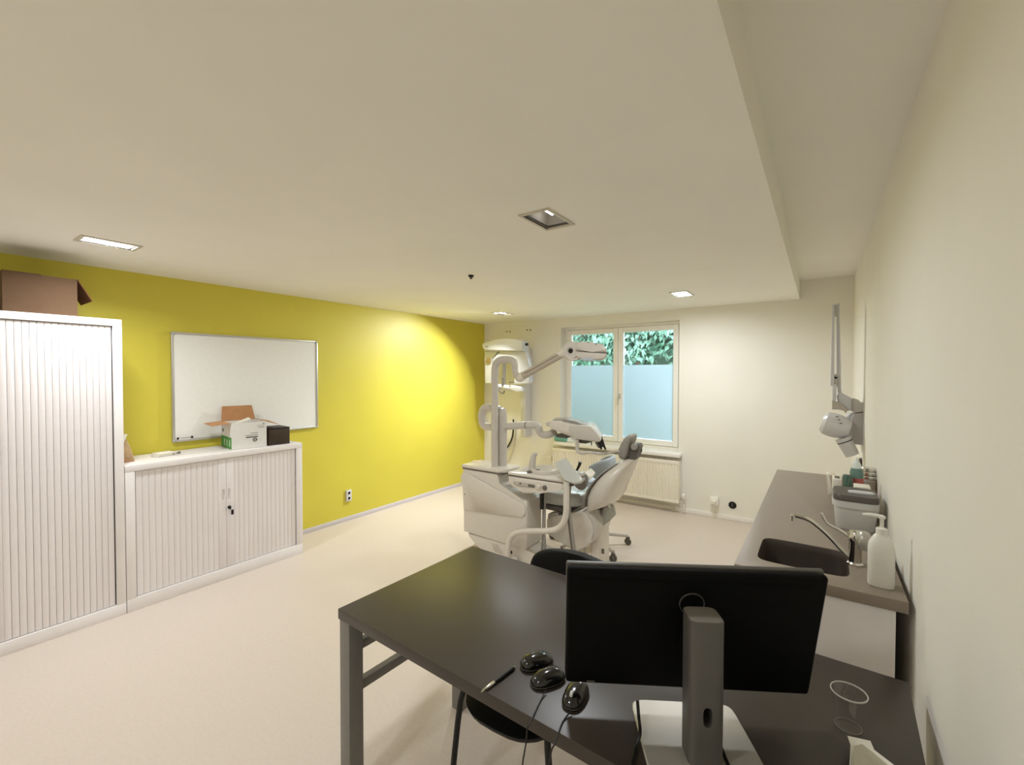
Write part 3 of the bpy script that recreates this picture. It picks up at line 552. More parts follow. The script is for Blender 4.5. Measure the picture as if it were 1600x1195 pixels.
b = nb(); tube(b, [U(885, 553, YL-0.08), U(889, 560, YL-0.08), U(896, 562, YL-0.08), U(904, 559.5, YL-0.08)], 0.009, 10); obj('lamp_handle', b, DENT2, lh)
# second column and instrument arm
b = nb(); x2 = U(785, 700, YC2).x; zt2 = U(785, 637, YC2).z
loft(b, [sring((x2, YC2, z), (1, 0, 0), (0, 1, 0), r, r, 20, 2) for z, r in ((ZT-0.02, 0.041), (zt2-0.10, 0.041), (zt2-0.03, 0.038), (zt2-0.005, 0.028), (zt2, 0.012))]); obj('tray_column', b, DENT2, t)
b = nb(); tube(b, [U(782, 641, YC2), U(765, 637, YC2+0.01), U(757, 638, YC2+0.01), U(753.5, 646, YC2+0.01), U(753.5, 656, YC2+0.01), U(756, 664, YC2+0.01), U(764, 667, YC2), U(780, 667, YC2), U(800, 665.5, YC2), U(823, 664, YC2), U(836, 664, YC2+0.02), U(841.5, 667, YC2+0.03), U(843, 674, YC2+0.04), U(848, 678.5, YC2+0.06), U(857, 679, YC2+0.10), U(866, 675, YC2+0.16)], [0.036, 0.036, 0.036, 0.036, 0.036, 0.035, 0.033, 0.031, 0.031, 0.031, 0.031, 0.03, 0.03, 0.03, 0.032, 0.034], 14, 6); ia = obj('tray_arm', b, DENT2, t)
b = nb(); P = U(823, 664, YC2); lathe(b, [(0.0315, -0.004), (0.0322, 0), (0.0315, 0.004)], P, (1, 0, 0), 20, cap=False); obj('arm_joint_ring', b, SEAM, ia)
# instrument tray
YT = 3.16
b = nb(); ppx(b, [(857, 664), (863, 657.5), (876, 657.5), (889, 663.2), (922, 665), (928, 668.5), (940, 686), (938.5, 689.5), (935, 691), (905, 687), (884, 679), (861, 670)], YT, 0.24, 0.012, 3, False, -0.09); ty = obj('instrument_tray', b, DENT, t)
b = nb(); ppx(b, [(862, 656.6), (866, 655.6), (884, 655.4), (900, 658), (905, 661.5), (922, 664.4), (889, 662.6), (876, 657)], YT+0.03, 0.18, 0.006, 2, False, -0.07); obj('tray_mat', b, UPH, ty)
b = nb(); ppx(b, [(852, 660), (858, 658), (862, 658), (859, 666), (854, 666)], YT+0.02, 0.06, 0.006, 2); obj('tray_grip', b, DENT2, ty)
b = nb(); ppx(b, [(890, 664.8), (921, 666.2), (926.5, 669.5), (937.5, 685.5), (934, 689), (906, 685), (892, 679.5), (888, 672)], YT-0.006, 0.008, 0.003); obj('side_cover', b, DENT2, ty)
for i, (a0, a1, a2) in enumerate((((938.5, 683), (942, 692), (946.5, 703)), ((937, 687), (940, 694), (943, 698)), ((936, 689), (938.5, 697), (939.5, 702)), ((932, 690), (934.5, 696), (936.5, 700)), ((923, 688), (924, 692), (924.5, 696)))):
    yy = YT+0.06+0.06*i; b = nb(); sh = (0, 0, 0)
    tube(b, [U(*a0, YT+0.04), U(*a1, YT+0.04), U(*a2, YT+0.04)], [0.014, 0.011, 0.006] if i < 4 else [0.005, 0.005, 0.004], 8, 3); obj('handpiece', b, BLACK if i < 3 else SEAM, ty)
for q in ((880, 681.5), (911, 689.5)): 
    P = U(*q, YT+0.1); b = nb(); box(b, (P.x-0.05, YT+0.06, P.z-0.01), (P.x+0.05, YT+0.2, P.z+0.02), 0.008); obj('underside_fitting', b, DGREY, ty)
b = nb(); tube(b, [U(902, 686, YT+0.03), U(901.5, 700, YT+0.03), U(904, 706, YT+0.02), U(911, 708, YT+0.02), U(919, 706.5, YT+0.03), U(930, 708, YT+0.05), U(943, 709, YT+0.09), U(955, 706.5, YT+0.08), U(966, 704, YT+0.06)], [0.016, 0.015, 0.014, 0.013, 0.011, 0.011, 0.011, 0.011, 0.011], 10); obj('tray_handle', b, DENT2, ty)
# assistant arm with tilted panel
YA = YU-0.07
b = nb(); tube(b, [(U(793, 862, YA).x, YA, 0.12), U(793.5, 858, YA), U(796, 845, YA), U(802, 835, YA), U(814, 830.5, YA), U(835, 829.5, YA), U(858, 829, YA), U(872, 825, YA), U(881, 815, YA), U(884.5, 800, YA), U(885, 780, YA), U(885, 752, YA)], 0.0225, 14, 7); aa = obj('assistant_arm', b, DENT, t)
b = nb(); lathe(b, [(0.05, 0), (0.05, 0.09), (0.03, 0.1)], (U(795, 862, YA).x+0.01, YA+0.02, 0.05), n=20); obj('arm_socket', b, DENT, aa)
pl = [(865.6, 722.9), (883.6, 714.3), (890, 722), (898.2, 734.4), (910.3, 747), (909.5, 751), (907, 753.3), (897, 755.3), (882, 750)]
b = nb(); pv = []
for (q, w_) in pl:
    k = ((q-865)*0.3+(755-w_)*0.7)/45; pv.append(U(q, w_, YA-0.06+0.16*k))
nrm = (pv[1]-pv[0]).cross(pv[5]-pv[0]).normalized(); nrm = nrm if nrm.y > 0 else -nrm
prism(b, pv, nrm*0.03, 0.006, 3); obj('assistant_panel', b, UPHS, aa)
b = nb(); ppx(b, [(882, 752), (900, 756), (894, 760), (884, 760)], YA+0.02, 0.06, 0.004); obj('hose_bracket', b, DGREY, aa)
for (pts, r, m_, y_) in (([(891, 757), (889.5, 775), (890, 800), (894, 830), (897, 855), (899, 885)], 0.012, UPH, YA+0.06), ([(887.5, 757), (886.5, 775), (887.5, 800), (891, 830), (894, 855), (896, 885)], 0.011, SEAM, YA+0.06), ([(851, 768), (851, 800), (850.5, 830), (851.5, 850), (852, 880)], 0.011, UPH, YS+0.12), ([(846.5, 768), (846.5, 795)], 0.016, BLACK, YS+0.1), ([(849, 795), (847.5, 840), (845.5, 880)], 0.009, UPH, YS+0.14)):
    b = nb(); tube(b, [U(*q, y_) for q in pts], r, 10, 5); obj('hose', b, m_, t)
# ================================================================== DENTAL CHAIR
YD = 3.40
t = thing('dental_chair', 'grey dental patient chair with upright backrest and headrest', 'dental chair', (2.55, YD, 0))
rows = [(828, 925, 934, 0.20), (816, 921, 937, 0.24), (806, 918, 936, 0.28), (797, 915.5, 937, 0.32), (789, 916.5, 951, 0.40), (781, 917.5, 970, 0.46), (770, 918, 978, 0.50), (757, 923.5, 983, 0.50), (745, 933, 988, 0.48), (735, 944, 992, 0.42), (727, 956, 995, 0.34), (720, 968, 998, 0.26), (716, 979, 998, 0.18)]
b = sil_loft(nb(), rows, YD, 2.8); bk = obj('backrest_shell', b, DENT, t, smooth=60)
rows2 = [(786, 914.5, 940, 0.38), (781, 915.8, 945, 0.46), (770, 916.3, 950, 0.50), (757, 921.8, 955, 0.50), (745, 931, 962, 0.48), (735, 942, 970, 0.42), (727, 954, 978, 0.34), (721, 965.5, 985, 0.26)]
b = sil_loft(nb(), rows2, YD, 3.4); bmesh.ops.translate(b, verts=b.verts, vec=(-0.012, 0, 0.004)); obj('backrest_cushion', b, UPH, t, smooth=60)
rows = [(716, 972, 984, 0.12), (713, 967.5, 986, 0.17), (707, 965.5, 989, 0.18), (700, 966.5, 991, 0.18), (692, 970, 993, 0.18), (685, 974.5, 995, 0.18), (681, 978, 995.5, 0.16), (678.3, 982, 993, 0.12)]
b = sil_loft(nb(), rows, YD, 4.5); hr = obj('headrest', b, UPH, t, smooth=60)
b = nb(); ppx(b, [(985, 700), (991, 693), (997, 694), (999, 699), (995, 706), (994, 716), (988, 722), (982, 716), (983, 708)], YD-0.05, 0.10, 0.01, 3); obj('headrest_bracket', b, DGREY, hr)
P = U(991, 698, YD-0.06); obj('bracket_knob', lathe(nb(), [(0.026, 0), (0.026, 0.02), (0.018, 0.026), (0, 0.026)], P+Vector((0, 0.01, 0)), (0, -1, 0), 18), UPH, hr)
# seat
sx0, sx1 = 1.62, 2.70; zsx = U(885, 799, YD-0.26).z
b = nb(); loft(b, [sring((2.25, YD+0.005, z), (1, 0, 0), (0, 1, 0), a_, w_, 40, 4) for z, a_, w_ in ((zsx+0.0, 0.40, 0.17), (zsx+0.015, 0.43, 0.20), (zsx+0.07, 0.445, 0.21), (zsx+0.10, 0.44, 0.20), (zsx+0.112, 0.40, 0.17))]); se = obj('seat_cushion', b, UPHS, t, smooth=60)
b = nb(); box(b, (1.85, YD-0.18, zsx-0.05), (2.60, YD+0.14, zsx), 0.02); obj('seat_frame', b, DGREY, t)
b = nb(); loft(b, [sring((1.62, YD, z), (1, 0, 0), (0, 1, 0), a_, w_, 32, 4) for z, a_, w_ in ((zsx-0.04, 0.15, 0.15), (zsx+0.0, 0.175, 0.19), (zsx+0.05, 0.17, 0.18))]); obj('leg_rest', b, UPHS, t, smooth=60)
# hip cover
b = nb(); ppx(b, [(853, 812), (862, 806), (880, 804.5), (905, 800.5), (914, 799), (921, 806), (928, 820), (929, 832), (925, 845), (917, 855), (906, 860.5), (897, 861), (885, 853), (868, 842), (853, 835)], YD-0.19, 0.34, 0.02, 4); obj('lift_cover', b, DENT, t)
b = nb(); ppx(b, [(856, 803), (872, 800.5), (872, 808), (860, 812), (855, 812)], YD-0.17, 0.2, 0.006); obj('front_cover', b, DENT2, t)
b = nb(); ppx(b, [(914, 800), (917, 799), (924, 806), (931, 820), (932.5, 832), (927, 846), (925, 845), (929, 832), (928, 820), (921, 806)], YD-0.195, 0.10, 0.003); obj('cover_trim', b, DENT2, t)
b = nb(); ppx(b, [(933, 822), (938, 812), (940, 800), (944, 792), (950, 791), (955, 797), (960, 797), (963, 801), (962, 806), (953, 814), (944, 820), (936, 828)], YD-0.02, 0.16, 0.014, 4, False, -0.07); obj('rear_arm_cover', b, UPHS, t)
pa, pc = U(921.5, 840, YD-0.12), U(951, 840, YD+0.09)
b = nb(); box(b, (pa.x, YD-0.12, 0.0), (pc.x, YD+0.12, U(940, 817, YD).z), 0.03, 4); pil = obj('base_pillar', b, DENT, t)
P = U(942, 861, YD-0.12); obj('pillar_vent', box(nb(), (P.x-0.012, YD-0.123, P.z-0.02), (P.x+0.012, YD-0.119, P.z+0.02), 0.001), SEAM, pil)
b = nb(); tube(b, [(U(910, 850, YD-0.1).x, YD-0.1, 0.0), (U(910, 850, YD-0.1).x, YD-0.1, 0.2)], 0.03, 14, 1); obj('base_post', b, DENT2, t)
b = nb(); box(b, (1.62, YD-0.21, 0.0), (2.60, YD+0.0, 0.035), 0.015, 3); obj('base_plate', b, DENT, t)
# armrest with black tip
b = nb(); loft(b, [sring(U(908+dx, 751-dx*0.3, YD+y_), (0.93, 0, -0.37), (0.37, 0, 0.93), 0.062*k, 0.078*k, 28, 2.4) for dx, y_, k in ((-1, -0.125, 0.75), (0, -0.115, 0.95), (0, -0.095, 1.0), (0, -0.075, 0.95), (1, -0.065, 0.75))]); am = obj('armrest', b, UPH, t, smooth=60)
b = nb(); tube(b, [U(899, 744, YD-0.1), U(900.5, 736.5, YD-0.1), U(905, 727, YD-0.1), U(906.5, 722, YD-0.1)], [0.008, 0.008, 0.012, 0.015], 10); obj('armrest_tip', b, BLACK, am)
single('tissue_cloth', prism(nb(), [U(911, 744, YD+0.02)+Vector((0, 0, 0)), U(921, 737, YD+0.1), U(928, 744, YD+0.12), U(922, 750, YD+0.04), U(914, 749, YD+0.0)], (0.0, 0.03, 0.03), 0.004), PAPER, 'crumpled white tissue on the dental chair seat', 'tissue')
# ================================================================== DENTIST STOOL
SX, SY = 2.50, 3.825
t = thing('dentist_stool', 'pale blue wheeled stool behind the dental chair', 'stool', (SX, SY, 0), 0)
zse = 0.56
b = nb(); loft(b, [sring((SX-0.02, SY, z), (1, 0, 0), (0, 1, 0), r, r, 32, 2.2) for z, r in ((zse-0.01, 0.15), (zse, 0.18), (zse+0.05, 0.195), (zse+0.085, 0.18), (zse+0.10, 0.12))]); obj('seat', b, BLUE, t, smooth=60)
b = nb(); lathe(b, [(0.028, 0.1), (0.028, 0.36), (0.018, 0.36), (0.018, zse-0.01)], (SX, SY, 0), n=16); obj('gas_column', b, CHROME, t)
b = nb(); bc = Vector((SX+0.03, SY+0.02, 0)); n = 15; rings = []
for k in range(n):
    th_ = math.radians(-75+165*k/(n-1)); dr = Vector((math.cos(th_), math.sin(th_), 0)); hh = 0.115*math.sin(math.pi*(k+0.6)/(n+0.2))**0.5
    rings.append(sring(bc+dr*0.19+Vector((0, 0, 0.755)), dr, (0, 0, 1), 0.022, max(hh, 0.02), 16, 3))
loft(b, rings); obj('backrest', b, BLUE2, t, smooth=60)
b = nb(); rings = []
for k in range(n):
    th_ = math.radians(-70+155*k/(n-1)); dr = Vector((math.cos(th_), math.sin(th_), 0)); hh = 0.098*math.sin(math.pi*(k+0.6)/(n+0.2))**0.5
    rings.append(sring(bc+dr*0.165+Vector((0, 0, 0.755)), dr, (0, 0, 1), 0.006, max(hh, 0.015), 16, 3))
loft(b, rings); obj('backrest_pad', b, DGREY, t, smooth=60)
b = nb(); tube(b, [(SX+0.05, SY+0.02, zse-0.02), (SX+0.18, SY+0.03, zse-0.01), (SX+0.225, SY+0.04, zse+0.08), (SX+0.225, SY+0.04, 0.74)], 0.014, 10); obj('backrest_bar', b, DGREY, t)
hub = lathe(nb(), [(0.05, 0.07), (0.055, 0.1), (0.04, 0.14), (0.03, 0.15)], (SX, SY, 0), n=20); obj('hub', hub, DENT2, t)
R5 = math.hypot(2.822-SX, 3.625-SY)
cc = [Vector((2.745, 3.965, 0)), Vector((2.822, 3.625, 0))]
base_a = math.atan2(cc[1].y-SY, cc[1].x-SX)
for k in range(5):
    an = base_a+k*2*math.pi/5; d = Vector((math.cos(an), math.sin(an), 0)); e = Vector((SX, SY, 0))+d*R5
    b = nb(); tube(b, [Vector((SX, SY, 0.115))+d*0.03, Vector((SX, SY, 0.115))+d*0.15, Vector((e.x, e.y, 0.085))], [0.024, 0.02, 0.016], 10); lg = obj('leg', b, DENT2, t)
    sd = Vector((-d.y, d.x, 0)); b = nb()
    for s in (-1, 1): lathe(b, [(0.0, -0.009), (0.026, -0.009), (0.029, 0), (0.026, 0.009), (0, 0.009)], Vector((e.x, e.y, 0.0295))+sd*0.013*s, sd, 20)
    lathe(b, [(0.016, 0.03), (0.02, 0.055), (0.018, 0.072), (0.008, 0.08)], (e.x, e.y, 0), n=14); obj('caster', b, DGREY, lg)
# ================================================================== SINK COUNTER
CX0, CX1, CY0, CY1, CZ = 4.0125, 4.514, 1.862, 3.905, 0.90
t = thing('sink_cabinet', 'white base cabinet carrying the taupe counter by the right wall', 'cabinet', ((CX0+CX1)/2, (CY0+CY1)/2, 0))
b = nb(); x0, x1, y0, y1 = CX0+0.004, CX1-0.03, CY0+0.012, CY1-0.012
box(b, (x0+0.02, y0, 0.08), (x1, y0+0.018, CZ-0.042)); box(b, (x0+0.02, y1-0.018, 0.08), (x1, y1, CZ-0.042)); box(b, (x1-0.01, y0+.018, 0.08), (x1, y1-.018, CZ-0.042)); box(b, (x0+0.02, y0+.018, 0.08), (x1-.01, y1-.018, 0.098))
obj('carcass', b, LAC, t)
obj('plinth', box(nb(), (x0+0.06, y0+0.01, 0), (x1-0.02, y1-0.01, 0.08)), SEAM, t)
for k in range(4):
    a_ = y0+(y1-y0)*k/4; c_ = y0+(y1-y0)*(k+1)/4
    dr = obj('door', box(nb(), (x0, a_+0.002, 0.085), (x0+0.019, c_-0.002, CZ-0.044), 0.002), LAC, t)
    obj('handle', tube(nb(), [(x0, a_+0.06, 0.74), (x0-0.025, a_+0.06, 0.74), (x0-0.025, a_+0.06, 0.62), (x0, a_+0.06, 0.62)], 0.005, 8, 1), ALU, dr)
SKX, SKY, SKA, SKB = (4.078+4.368)/2, (1.962+2.250)/2, 0.148, 0.146
b = nb(); box(b, (CX0, CY0, CZ-0.040), (CX1, CY1, CZ), 0.003)
ct = single('countertop', b, COUNTER, 'taupe laminate countertop with inset sink by the right wall', 'countertop')
cb_ = nb(); loft(cb_, [sring((SKX, SKY, z), (1, 0, 0), (0, 1, 0), SKA, SKB, 40, 7) for z in (CZ-0.2, CZ+0.2)]); cut(ct, cb_)
b = nb(); rg = lambda z, k: sring((SKX, SKY, z), (1, 0, 0), (0, 1, 0), SKA*k, SKB*k, 40, 7)
loft(b, [rg(CZ-0.002, 0.998), rg(CZ-0.006, 0.985), rg(CZ-0.03, 0.96), rg(CZ-0.13, 0.92), rg(CZ-0.15, 0.86), rg(CZ-0.155, 0.2)], cap=False)
v_ = [b.verts.new(p) for p in rg(CZ-0.155, 0.2)]; b.faces.new(v_)
single('sink_bowl', b, SINK, 'dark brown square sink bowl set into the counter', 'sink')
# mixer tap
YM = 2.12; base = UZ(1336, 882, CZ)
t = thing('mixer_tap', 'chrome mixer tap with long spout beside the sink', 'tap', (base.x, base.y, CZ))
TY = base.y; bx_ = base.x
b = nb(); lathe(b, [(0.026, 0.001), (0.026, 0.006), (0.021, 0.012), (0.021, 0.085), (0.024, 0.09), (0.024, 0.115), (0.018, 0.128), (0.004, 0.132)], (bx_, TY, CZ), n=24); obj('body', b, CHROME, t)
b = nb(); tube(b, [U(1333, 876, TY), U(1316, 860, TY), U(1296, 838, TY), U(1276, 820, TY), U(1262, 811, TY), U(1240, 804.5, TY)], [0.009, 0.008, 0.008, 0.0085, 0.0085, 0.008], 12); spo = obj('spout', b, CHROME, t)
pt = U(1239, 806, TY); b = nb(); lathe(b, [(0.0105, 0.004), (0.0105, -0.018), (0.007, -0.019)], pt, n=16); obj('aerator', b, CHROME, spo)
b = nb(); tube(b, [U(1340, 848, TY), U(1330, 840, TY), U(1312, 828, TY), U(1298, 821, TY), U(1290, 814, TY), U(1283.5, 801.5, TY)], [0.009, 0.007, 0.0055, 0.005, 0.0045, 0.005], 10); obj('lever', b, CHROME, t)
b = nb(); lathe(b, [(0.02, -0.02), (0.028, 0.0), (0.026, 0.03), (0.016, 0.045), (0.002, 0.05)], (bx_+0.02, TY+0.0, CZ+0.085), (0.15, 0, 1), 20); obj('lever_cap', b, mat('satin_nickel', (190, 186, 178), 0.3, metal=0.6), t)
# pump bottle
PB = UZ(1378, 914, CZ); PBx, PBy = 4.452, 1.955
t = thing('pump_bottle', 'white plastic pump soap bottle on the counter', 'soap dispenser', (PBx, PBy, CZ))
b = nb(); loft(b, [sring((PBx, PBy, CZ+z), (1, 0, 0), (0, 1, 0), a_, c_, 32, 4) for z, a_, c_ in ((0.0005, 0.033, 0.024), (0.006, 0.036, 0.027), (0.12, 0.036, 0.027), (0.145, 0.034, 0.025), (0.165, 0.024, 0.019), (0.178, 0.0155, 0.0145))]); bt = obj('bottle', b, SOAP, t, smooth=60)
b = nb(); lathe(b, [(0.016, 0.178), (0.016, 0.197), (0.012, 0.2), (0.006, 0.201), (0.006, 0.23), (0.01, 0.232), (0.01, 0.24), (0.003, 0.242)], (PBx, PBy, CZ), n=20); pu = obj('pump', b, SOAP, t)
b = nb(); tube(b, [(PBx+0.004, PBy, CZ+0.237), (PBx-0.03, PBy, CZ+0.239), (PBx-0.052, PBy, CZ+0.236)], [0.007, 0.006, 0.004], 10); obj('nozzle', b, SOAP, pu)
# wipes tub with dark lid
t = thing('wipes_tub', 'light grey wipes tub with dark lid on the counter', 'wipes dispenser', (4.42, 2.6, CZ))
a_ = UZ(1304, 831, CZ); tx0, tx1, ty0 = 4.335, 4.497, 2.56
b = nb(); loft(b, [sring(((tx0+tx1)/2, ty0+0.10, CZ+z), (1, 0, 0), (0, 1, 0), ha, hb, 40, 6) for z, ha, hb in ((0.001, 0.071, 0.088), (0.008, 0.074, 0.092), (0.105, 0.083, 0.102), (0.106, 0.087, 0.106), (0.135, 0.088, 0.107))]); obj('tub', b, LTAPE, t, smooth=50)
b = nb(); loft(b, [sring(((tx0+tx1)/2, ty0+0.10, CZ+z), (1, 0, 0), (0, 1, 0), ha, hb, 40, 6) for z, ha, hb in ((0.1355, 0.086, 0.105), (0.152, 0.087, 0.106), (0.163, 0.082, 0.100))]); ld_ = obj('lid', b, mat('lid_dark', (84, 80, 76), 0.4), t, smooth=50)
b = nb(); loft(b, [sring(((tx0+tx1)/2+0.022, ty0+0.085, CZ+z), (1, 0, 0), (0, 1, 0), ha, 0.022, 30, 3) for z, ha in ((0.162, 0.05), (0.168, 0.05), (0.170, 0.046))]); obj('tissue_slot', b, XWH, ld_)
# group of small things behind the tub
ZK = CZ+0.0005
t = thing('paper_stack', 'folded paper packet at the left of the counter clutter', 'paper', (4.33, 3.3, CZ))
b = nb(); p0 = UZ(1296, 772, CZ); 
b = nb(); ppx(b, [(1291, 741), (1295, 739.5), (1299, 760), (1299.5, 772), (1294, 774), (1293, 757)], 3.27, 0.05, 0.002); obj('packet', b, PAPER, t)
b = nb(); ppx(b, [(1299, 742), (1304, 741), (1304, 770), (1300, 773)], 3.30, 0.07, 0.002); obj('folded_sheet', b, KRAFT if False else mat('sheet_beige', (206, 186, 166), 0.7), t)
def cbox(name, label, cat, L, R_, top, y, dy, m_, extra=None):
    a0, a1 = U(L, top, y), U(R_, top, y); bb = nb(); box(bb, (a0.x, y, ZK), (a1.x, y+dy, a0.z), 0.003)
    tt = thing(name, label, cat, ((a0.x+a1.x)/2, y+dy/2, CZ)); obj('carton', bb, m_, tt); return tt, a0, a1
tt, a0, a1 = cbox('tissue_box', 'small white box left of the green cup on the counter', 'box', 1301, 1316, 748, 3.02, 0.12, PAPER)
b = nb(); box(b, (a0.x+0.01, 3.05, a0.z), (a1.x-0.01, 3.11, a0.z+0.003), 0.001); obj('opening', b, SEAM, tt)
yg = 2.93; gx = U(1324, 760, yg).x; zg = U(1324, 742, yg).z
t = thing('green_tumbler', 'dark green tumbler with pale rim on the counter', 'tumbler', (gx, yg, CZ))
b = nb(); lathe(b, [(0.022, 0.0005), (0.026, 0.006), (0.021, zg-CZ-0.008), (0.017, zg-CZ)], (gx, yg, CZ), n=24); obj('tumbler_body', b, GRN2, t)
b = nb(); lathe(b, [(0.0285, 0.002), (0.0285, 0.012), (0.024, zg-CZ), (0.019, zg-CZ+0.004), (0.018, zg-CZ+0.002)], (gx, yg, CZ), n=24, cap=False); obj('outer_sleeve', b, CUP, t)
ysb = 2.98; sx_ = U(1338, 760, ysb).x; zb_ = lambda q: U(1338, q, ysb).z-CZ
t = thing('spray_bottle', 'pointed bottle with green content and red label on the counter', 'bottle', (sx_, ysb, CZ))
b = nb(); lathe(b, [(0.028, 0.0005), (0.031, 0.006), (0.031, zb_(752)), (0.030, zb_(746))], (sx_, ysb, CZ), n=24); lb_ = obj('red_base', b, RED2, t)
b = nb(); lathe(b, [(0.0305, zb_(746)), (0.0305, zb_(740)), (0.028, zb_(735)), (0.024, zb_(731))], (sx_, ysb, CZ), n=24); obj('green_body', b, mat('green_tint', (104, 134, 126), 0.3), t)
b = nb(); lathe(b, [(0.0245, zb_(731)), (0.020, zb_(726)), (0.012, zb_(721)), (0.006, zb_(718)), (0.003, zb_(714))], (sx_, ysb, CZ), n=24); obj('nozzle_cone', b, CLRP, t)
tt, a0, a1 = cbox('storage_jar', 'grey container with two stacked steel lids beside the wall', 'container', 1349, 1369, 750, 3.06, 0.12, mat('jar_grey', (170, 164, 156), 0.4))
for dz, r_ in ((0.0, 0.048), (0.022, 0.044), (0.042, 0.038)):
    b = nb(); lathe(b, [(r_-0.004, dz), (r_, dz+0.005), (r_, dz+0.014), (r_-0.006, dz+0.02)], ((a0.x+a1.x)/2, 3.12, a0.z), n=24); obj('steel_lid', b, CHROME, tt)
tt, a0, a1 = cbox('glove_box', 'low white box with a dark slot behind the wipes tub', 'box', 1335, 1361, 759.5, 2.80, 0.085, PAPER)
b = nb(); box(b, (a0.x+0.002, 2.798, a0.z-0.03), (a1.x-0.002, 2.801, a0.z-0.02)); obj('slot', b, DARK, tt)
# ================================================================== WALL X-RAY ARM
YW = 4.0
t = thing('wall_xray', 'white wall mounted dental x-ray unit with folded arm', 'x-ray unit', (4.5, 4.1, 1.1))
b = nb(); ppx(b, [(1330, 652), (1335, 647), (1356, 644), (1356, 697), (1334, 694), (1330.5, 688)], 4.04, 0.20, 0.008, 3); obj('wall_box', b, mat('xray_cover_grey', (190, 186, 184), 0.35), t)
b = nb(); ppx(b, [(1318.5, 662), (1322, 650), (1329, 645.5), (1350, 644), (1350, 690), (1330, 692), (1320, 680)], 4.06, 0.17, 0.012, 3); obj('inner_housing', b, XWH, t)
b = nb(); ppx(b, [(1329, 625), (1334, 622), (1342, 625), (1344, 630), (1354, 632), (1354, 643), (1336, 645), (1330, 642)], 4.05, 0.12, 0.008, 3); obj('wall_pivot', b, mat('pivot_grey', (200, 196, 190), 0.4), t)
b = nb(); ppx(b, [(1307, 619), (1311, 613), (1318, 615), (1331, 622), (1331, 641), (1325, 642), (1309, 628)], 4.02, 0.08, 0.010, 3); obj('shoulder_arm', b, XWH, t)
b = nb(); ppx(b, [(1308, 604), (1314, 604), (1316, 616), (1309, 616)], 4.03, 0.06, 0.006); obj('elbow_pin', b, XWH, t)
a_ = UX(1309, 476, 4.36)
b = nb(); ppx(b, [(1306.5, 474), (1312, 473), (1314.5, 604), (1307, 605)], 4.03, 0.055, 0.006, 2); up_ = obj('upper_arm', b, XWH, t)
b = nb(); ppx(b, [(1299.8, 476), (1304, 475.5), (1303.5, 602), (1297.5, 603)], 3.98, 0.045, 0.005, 2); fo = obj('fore_arm', b, XWH, t)
b = nb(); ppx(b, [(1303.2, 476), (1307.4, 476), (1307.4, 494), (1303.2, 494)], 4.0, 0.07, 0.004, 2); obj('top_joint', b, DENT2, t)
b = nb(); ppx(b, [(1303, 585), (1308, 584), (1308, 602), (1303, 602)], 4.0, 0.05, 0.003); jb = obj('lower_joint', b, DENT2, t)
P = U(1306, 590, 3.999); obj('joint_screw', lathe(nb(), [(0.008, 0), (0.008, 0.003), (0, 0.004)], P, (0, -1, 0), 12), DARK, jb)
b = nb(); ppx(b, [(1300.5, 600), (1307, 600), (1306.5, 626), (1300.5, 627)], 3.98, 0.05, 0.006); obj('wrist', b, XWH, t)
b = nb(); ppx(b, [(1300, 626), (1312, 629), (1325, 640), (1322, 646), (1318, 640), (1300, 639.5)], 3.98, 0.06, 0.006); obj('yoke', b, mat('yoke_grey', (180, 172, 162), 0.4), t)
b = nb(); ax_ = (U(1326, 672, 3.98)-U(1284, 660, 3.98)); L_ = ax_.length; ax_.normalize()
lathe(b, [(0.03, -0.003), (0.062, 0.0), (0.082, 0.02), (0.088, 0.06), (0.086, 0.10), (0.074, 0.14), (0.055, 0.17)], U(1284, 659, 3.98), ax_, 32); th_o = obj('tube_head', b, XWH, t)
for k in range(3): P = U(1308+3*k, 651+5*k, 3.885); obj('head_mark', box(nb(), (P.x-0.008, P.y, P.z-0.003), (P.x+0.008, P.y+0.006, P.z+0.003)), SEAM, th_o)
b = nb(); c0, c1 = U(1319, 688, 3.97), U(1332, 711, 3.97); dv = (c1-c0); lathe(b, [(0.05, -0.02), (0.048, 0.0), (0.043, dv.length)], c0, dv, 24); co_ = obj('collimator', b, XWH, t)
b = nb(); lathe(b, [(0.0487, -0.003), (0.0492, 0.0), (0.0485, 0.003)], c0+dv.normalized()*0.008, dv, 24, cap=False); obj('collimator_ring', b, DARK, co_)
P = UX(1344, 722, XR-0.01)
t = thing('wall_switch', 'small dark oval switch on the right wall above the counter', 'switch', (XR-0.01, P.y, P.z-0.02))
b = nb(); loft(b, [sring((XR-0.001-dx, P.y, P.z), (0, 1, 0), (0, 0, 1), a_, c_, 20, 3) for dx, a_, c_ in ((0, 0.05, 0.03), (0.012, 0.05, 0.03), (0.016, 0.04, 0.022))]); obj('switch_body', b, mat('switch_brown', (74, 62, 54), 0.5), t)
b = nb(); loft(b, [sring((XR-0.017-dx, P.y, P.z), (0, 1, 0), (0, 0, 1), 0.012, 0.008, 12, 2) for dx in (0, 0.004)]); obj('switch_button', b, DARK, t)
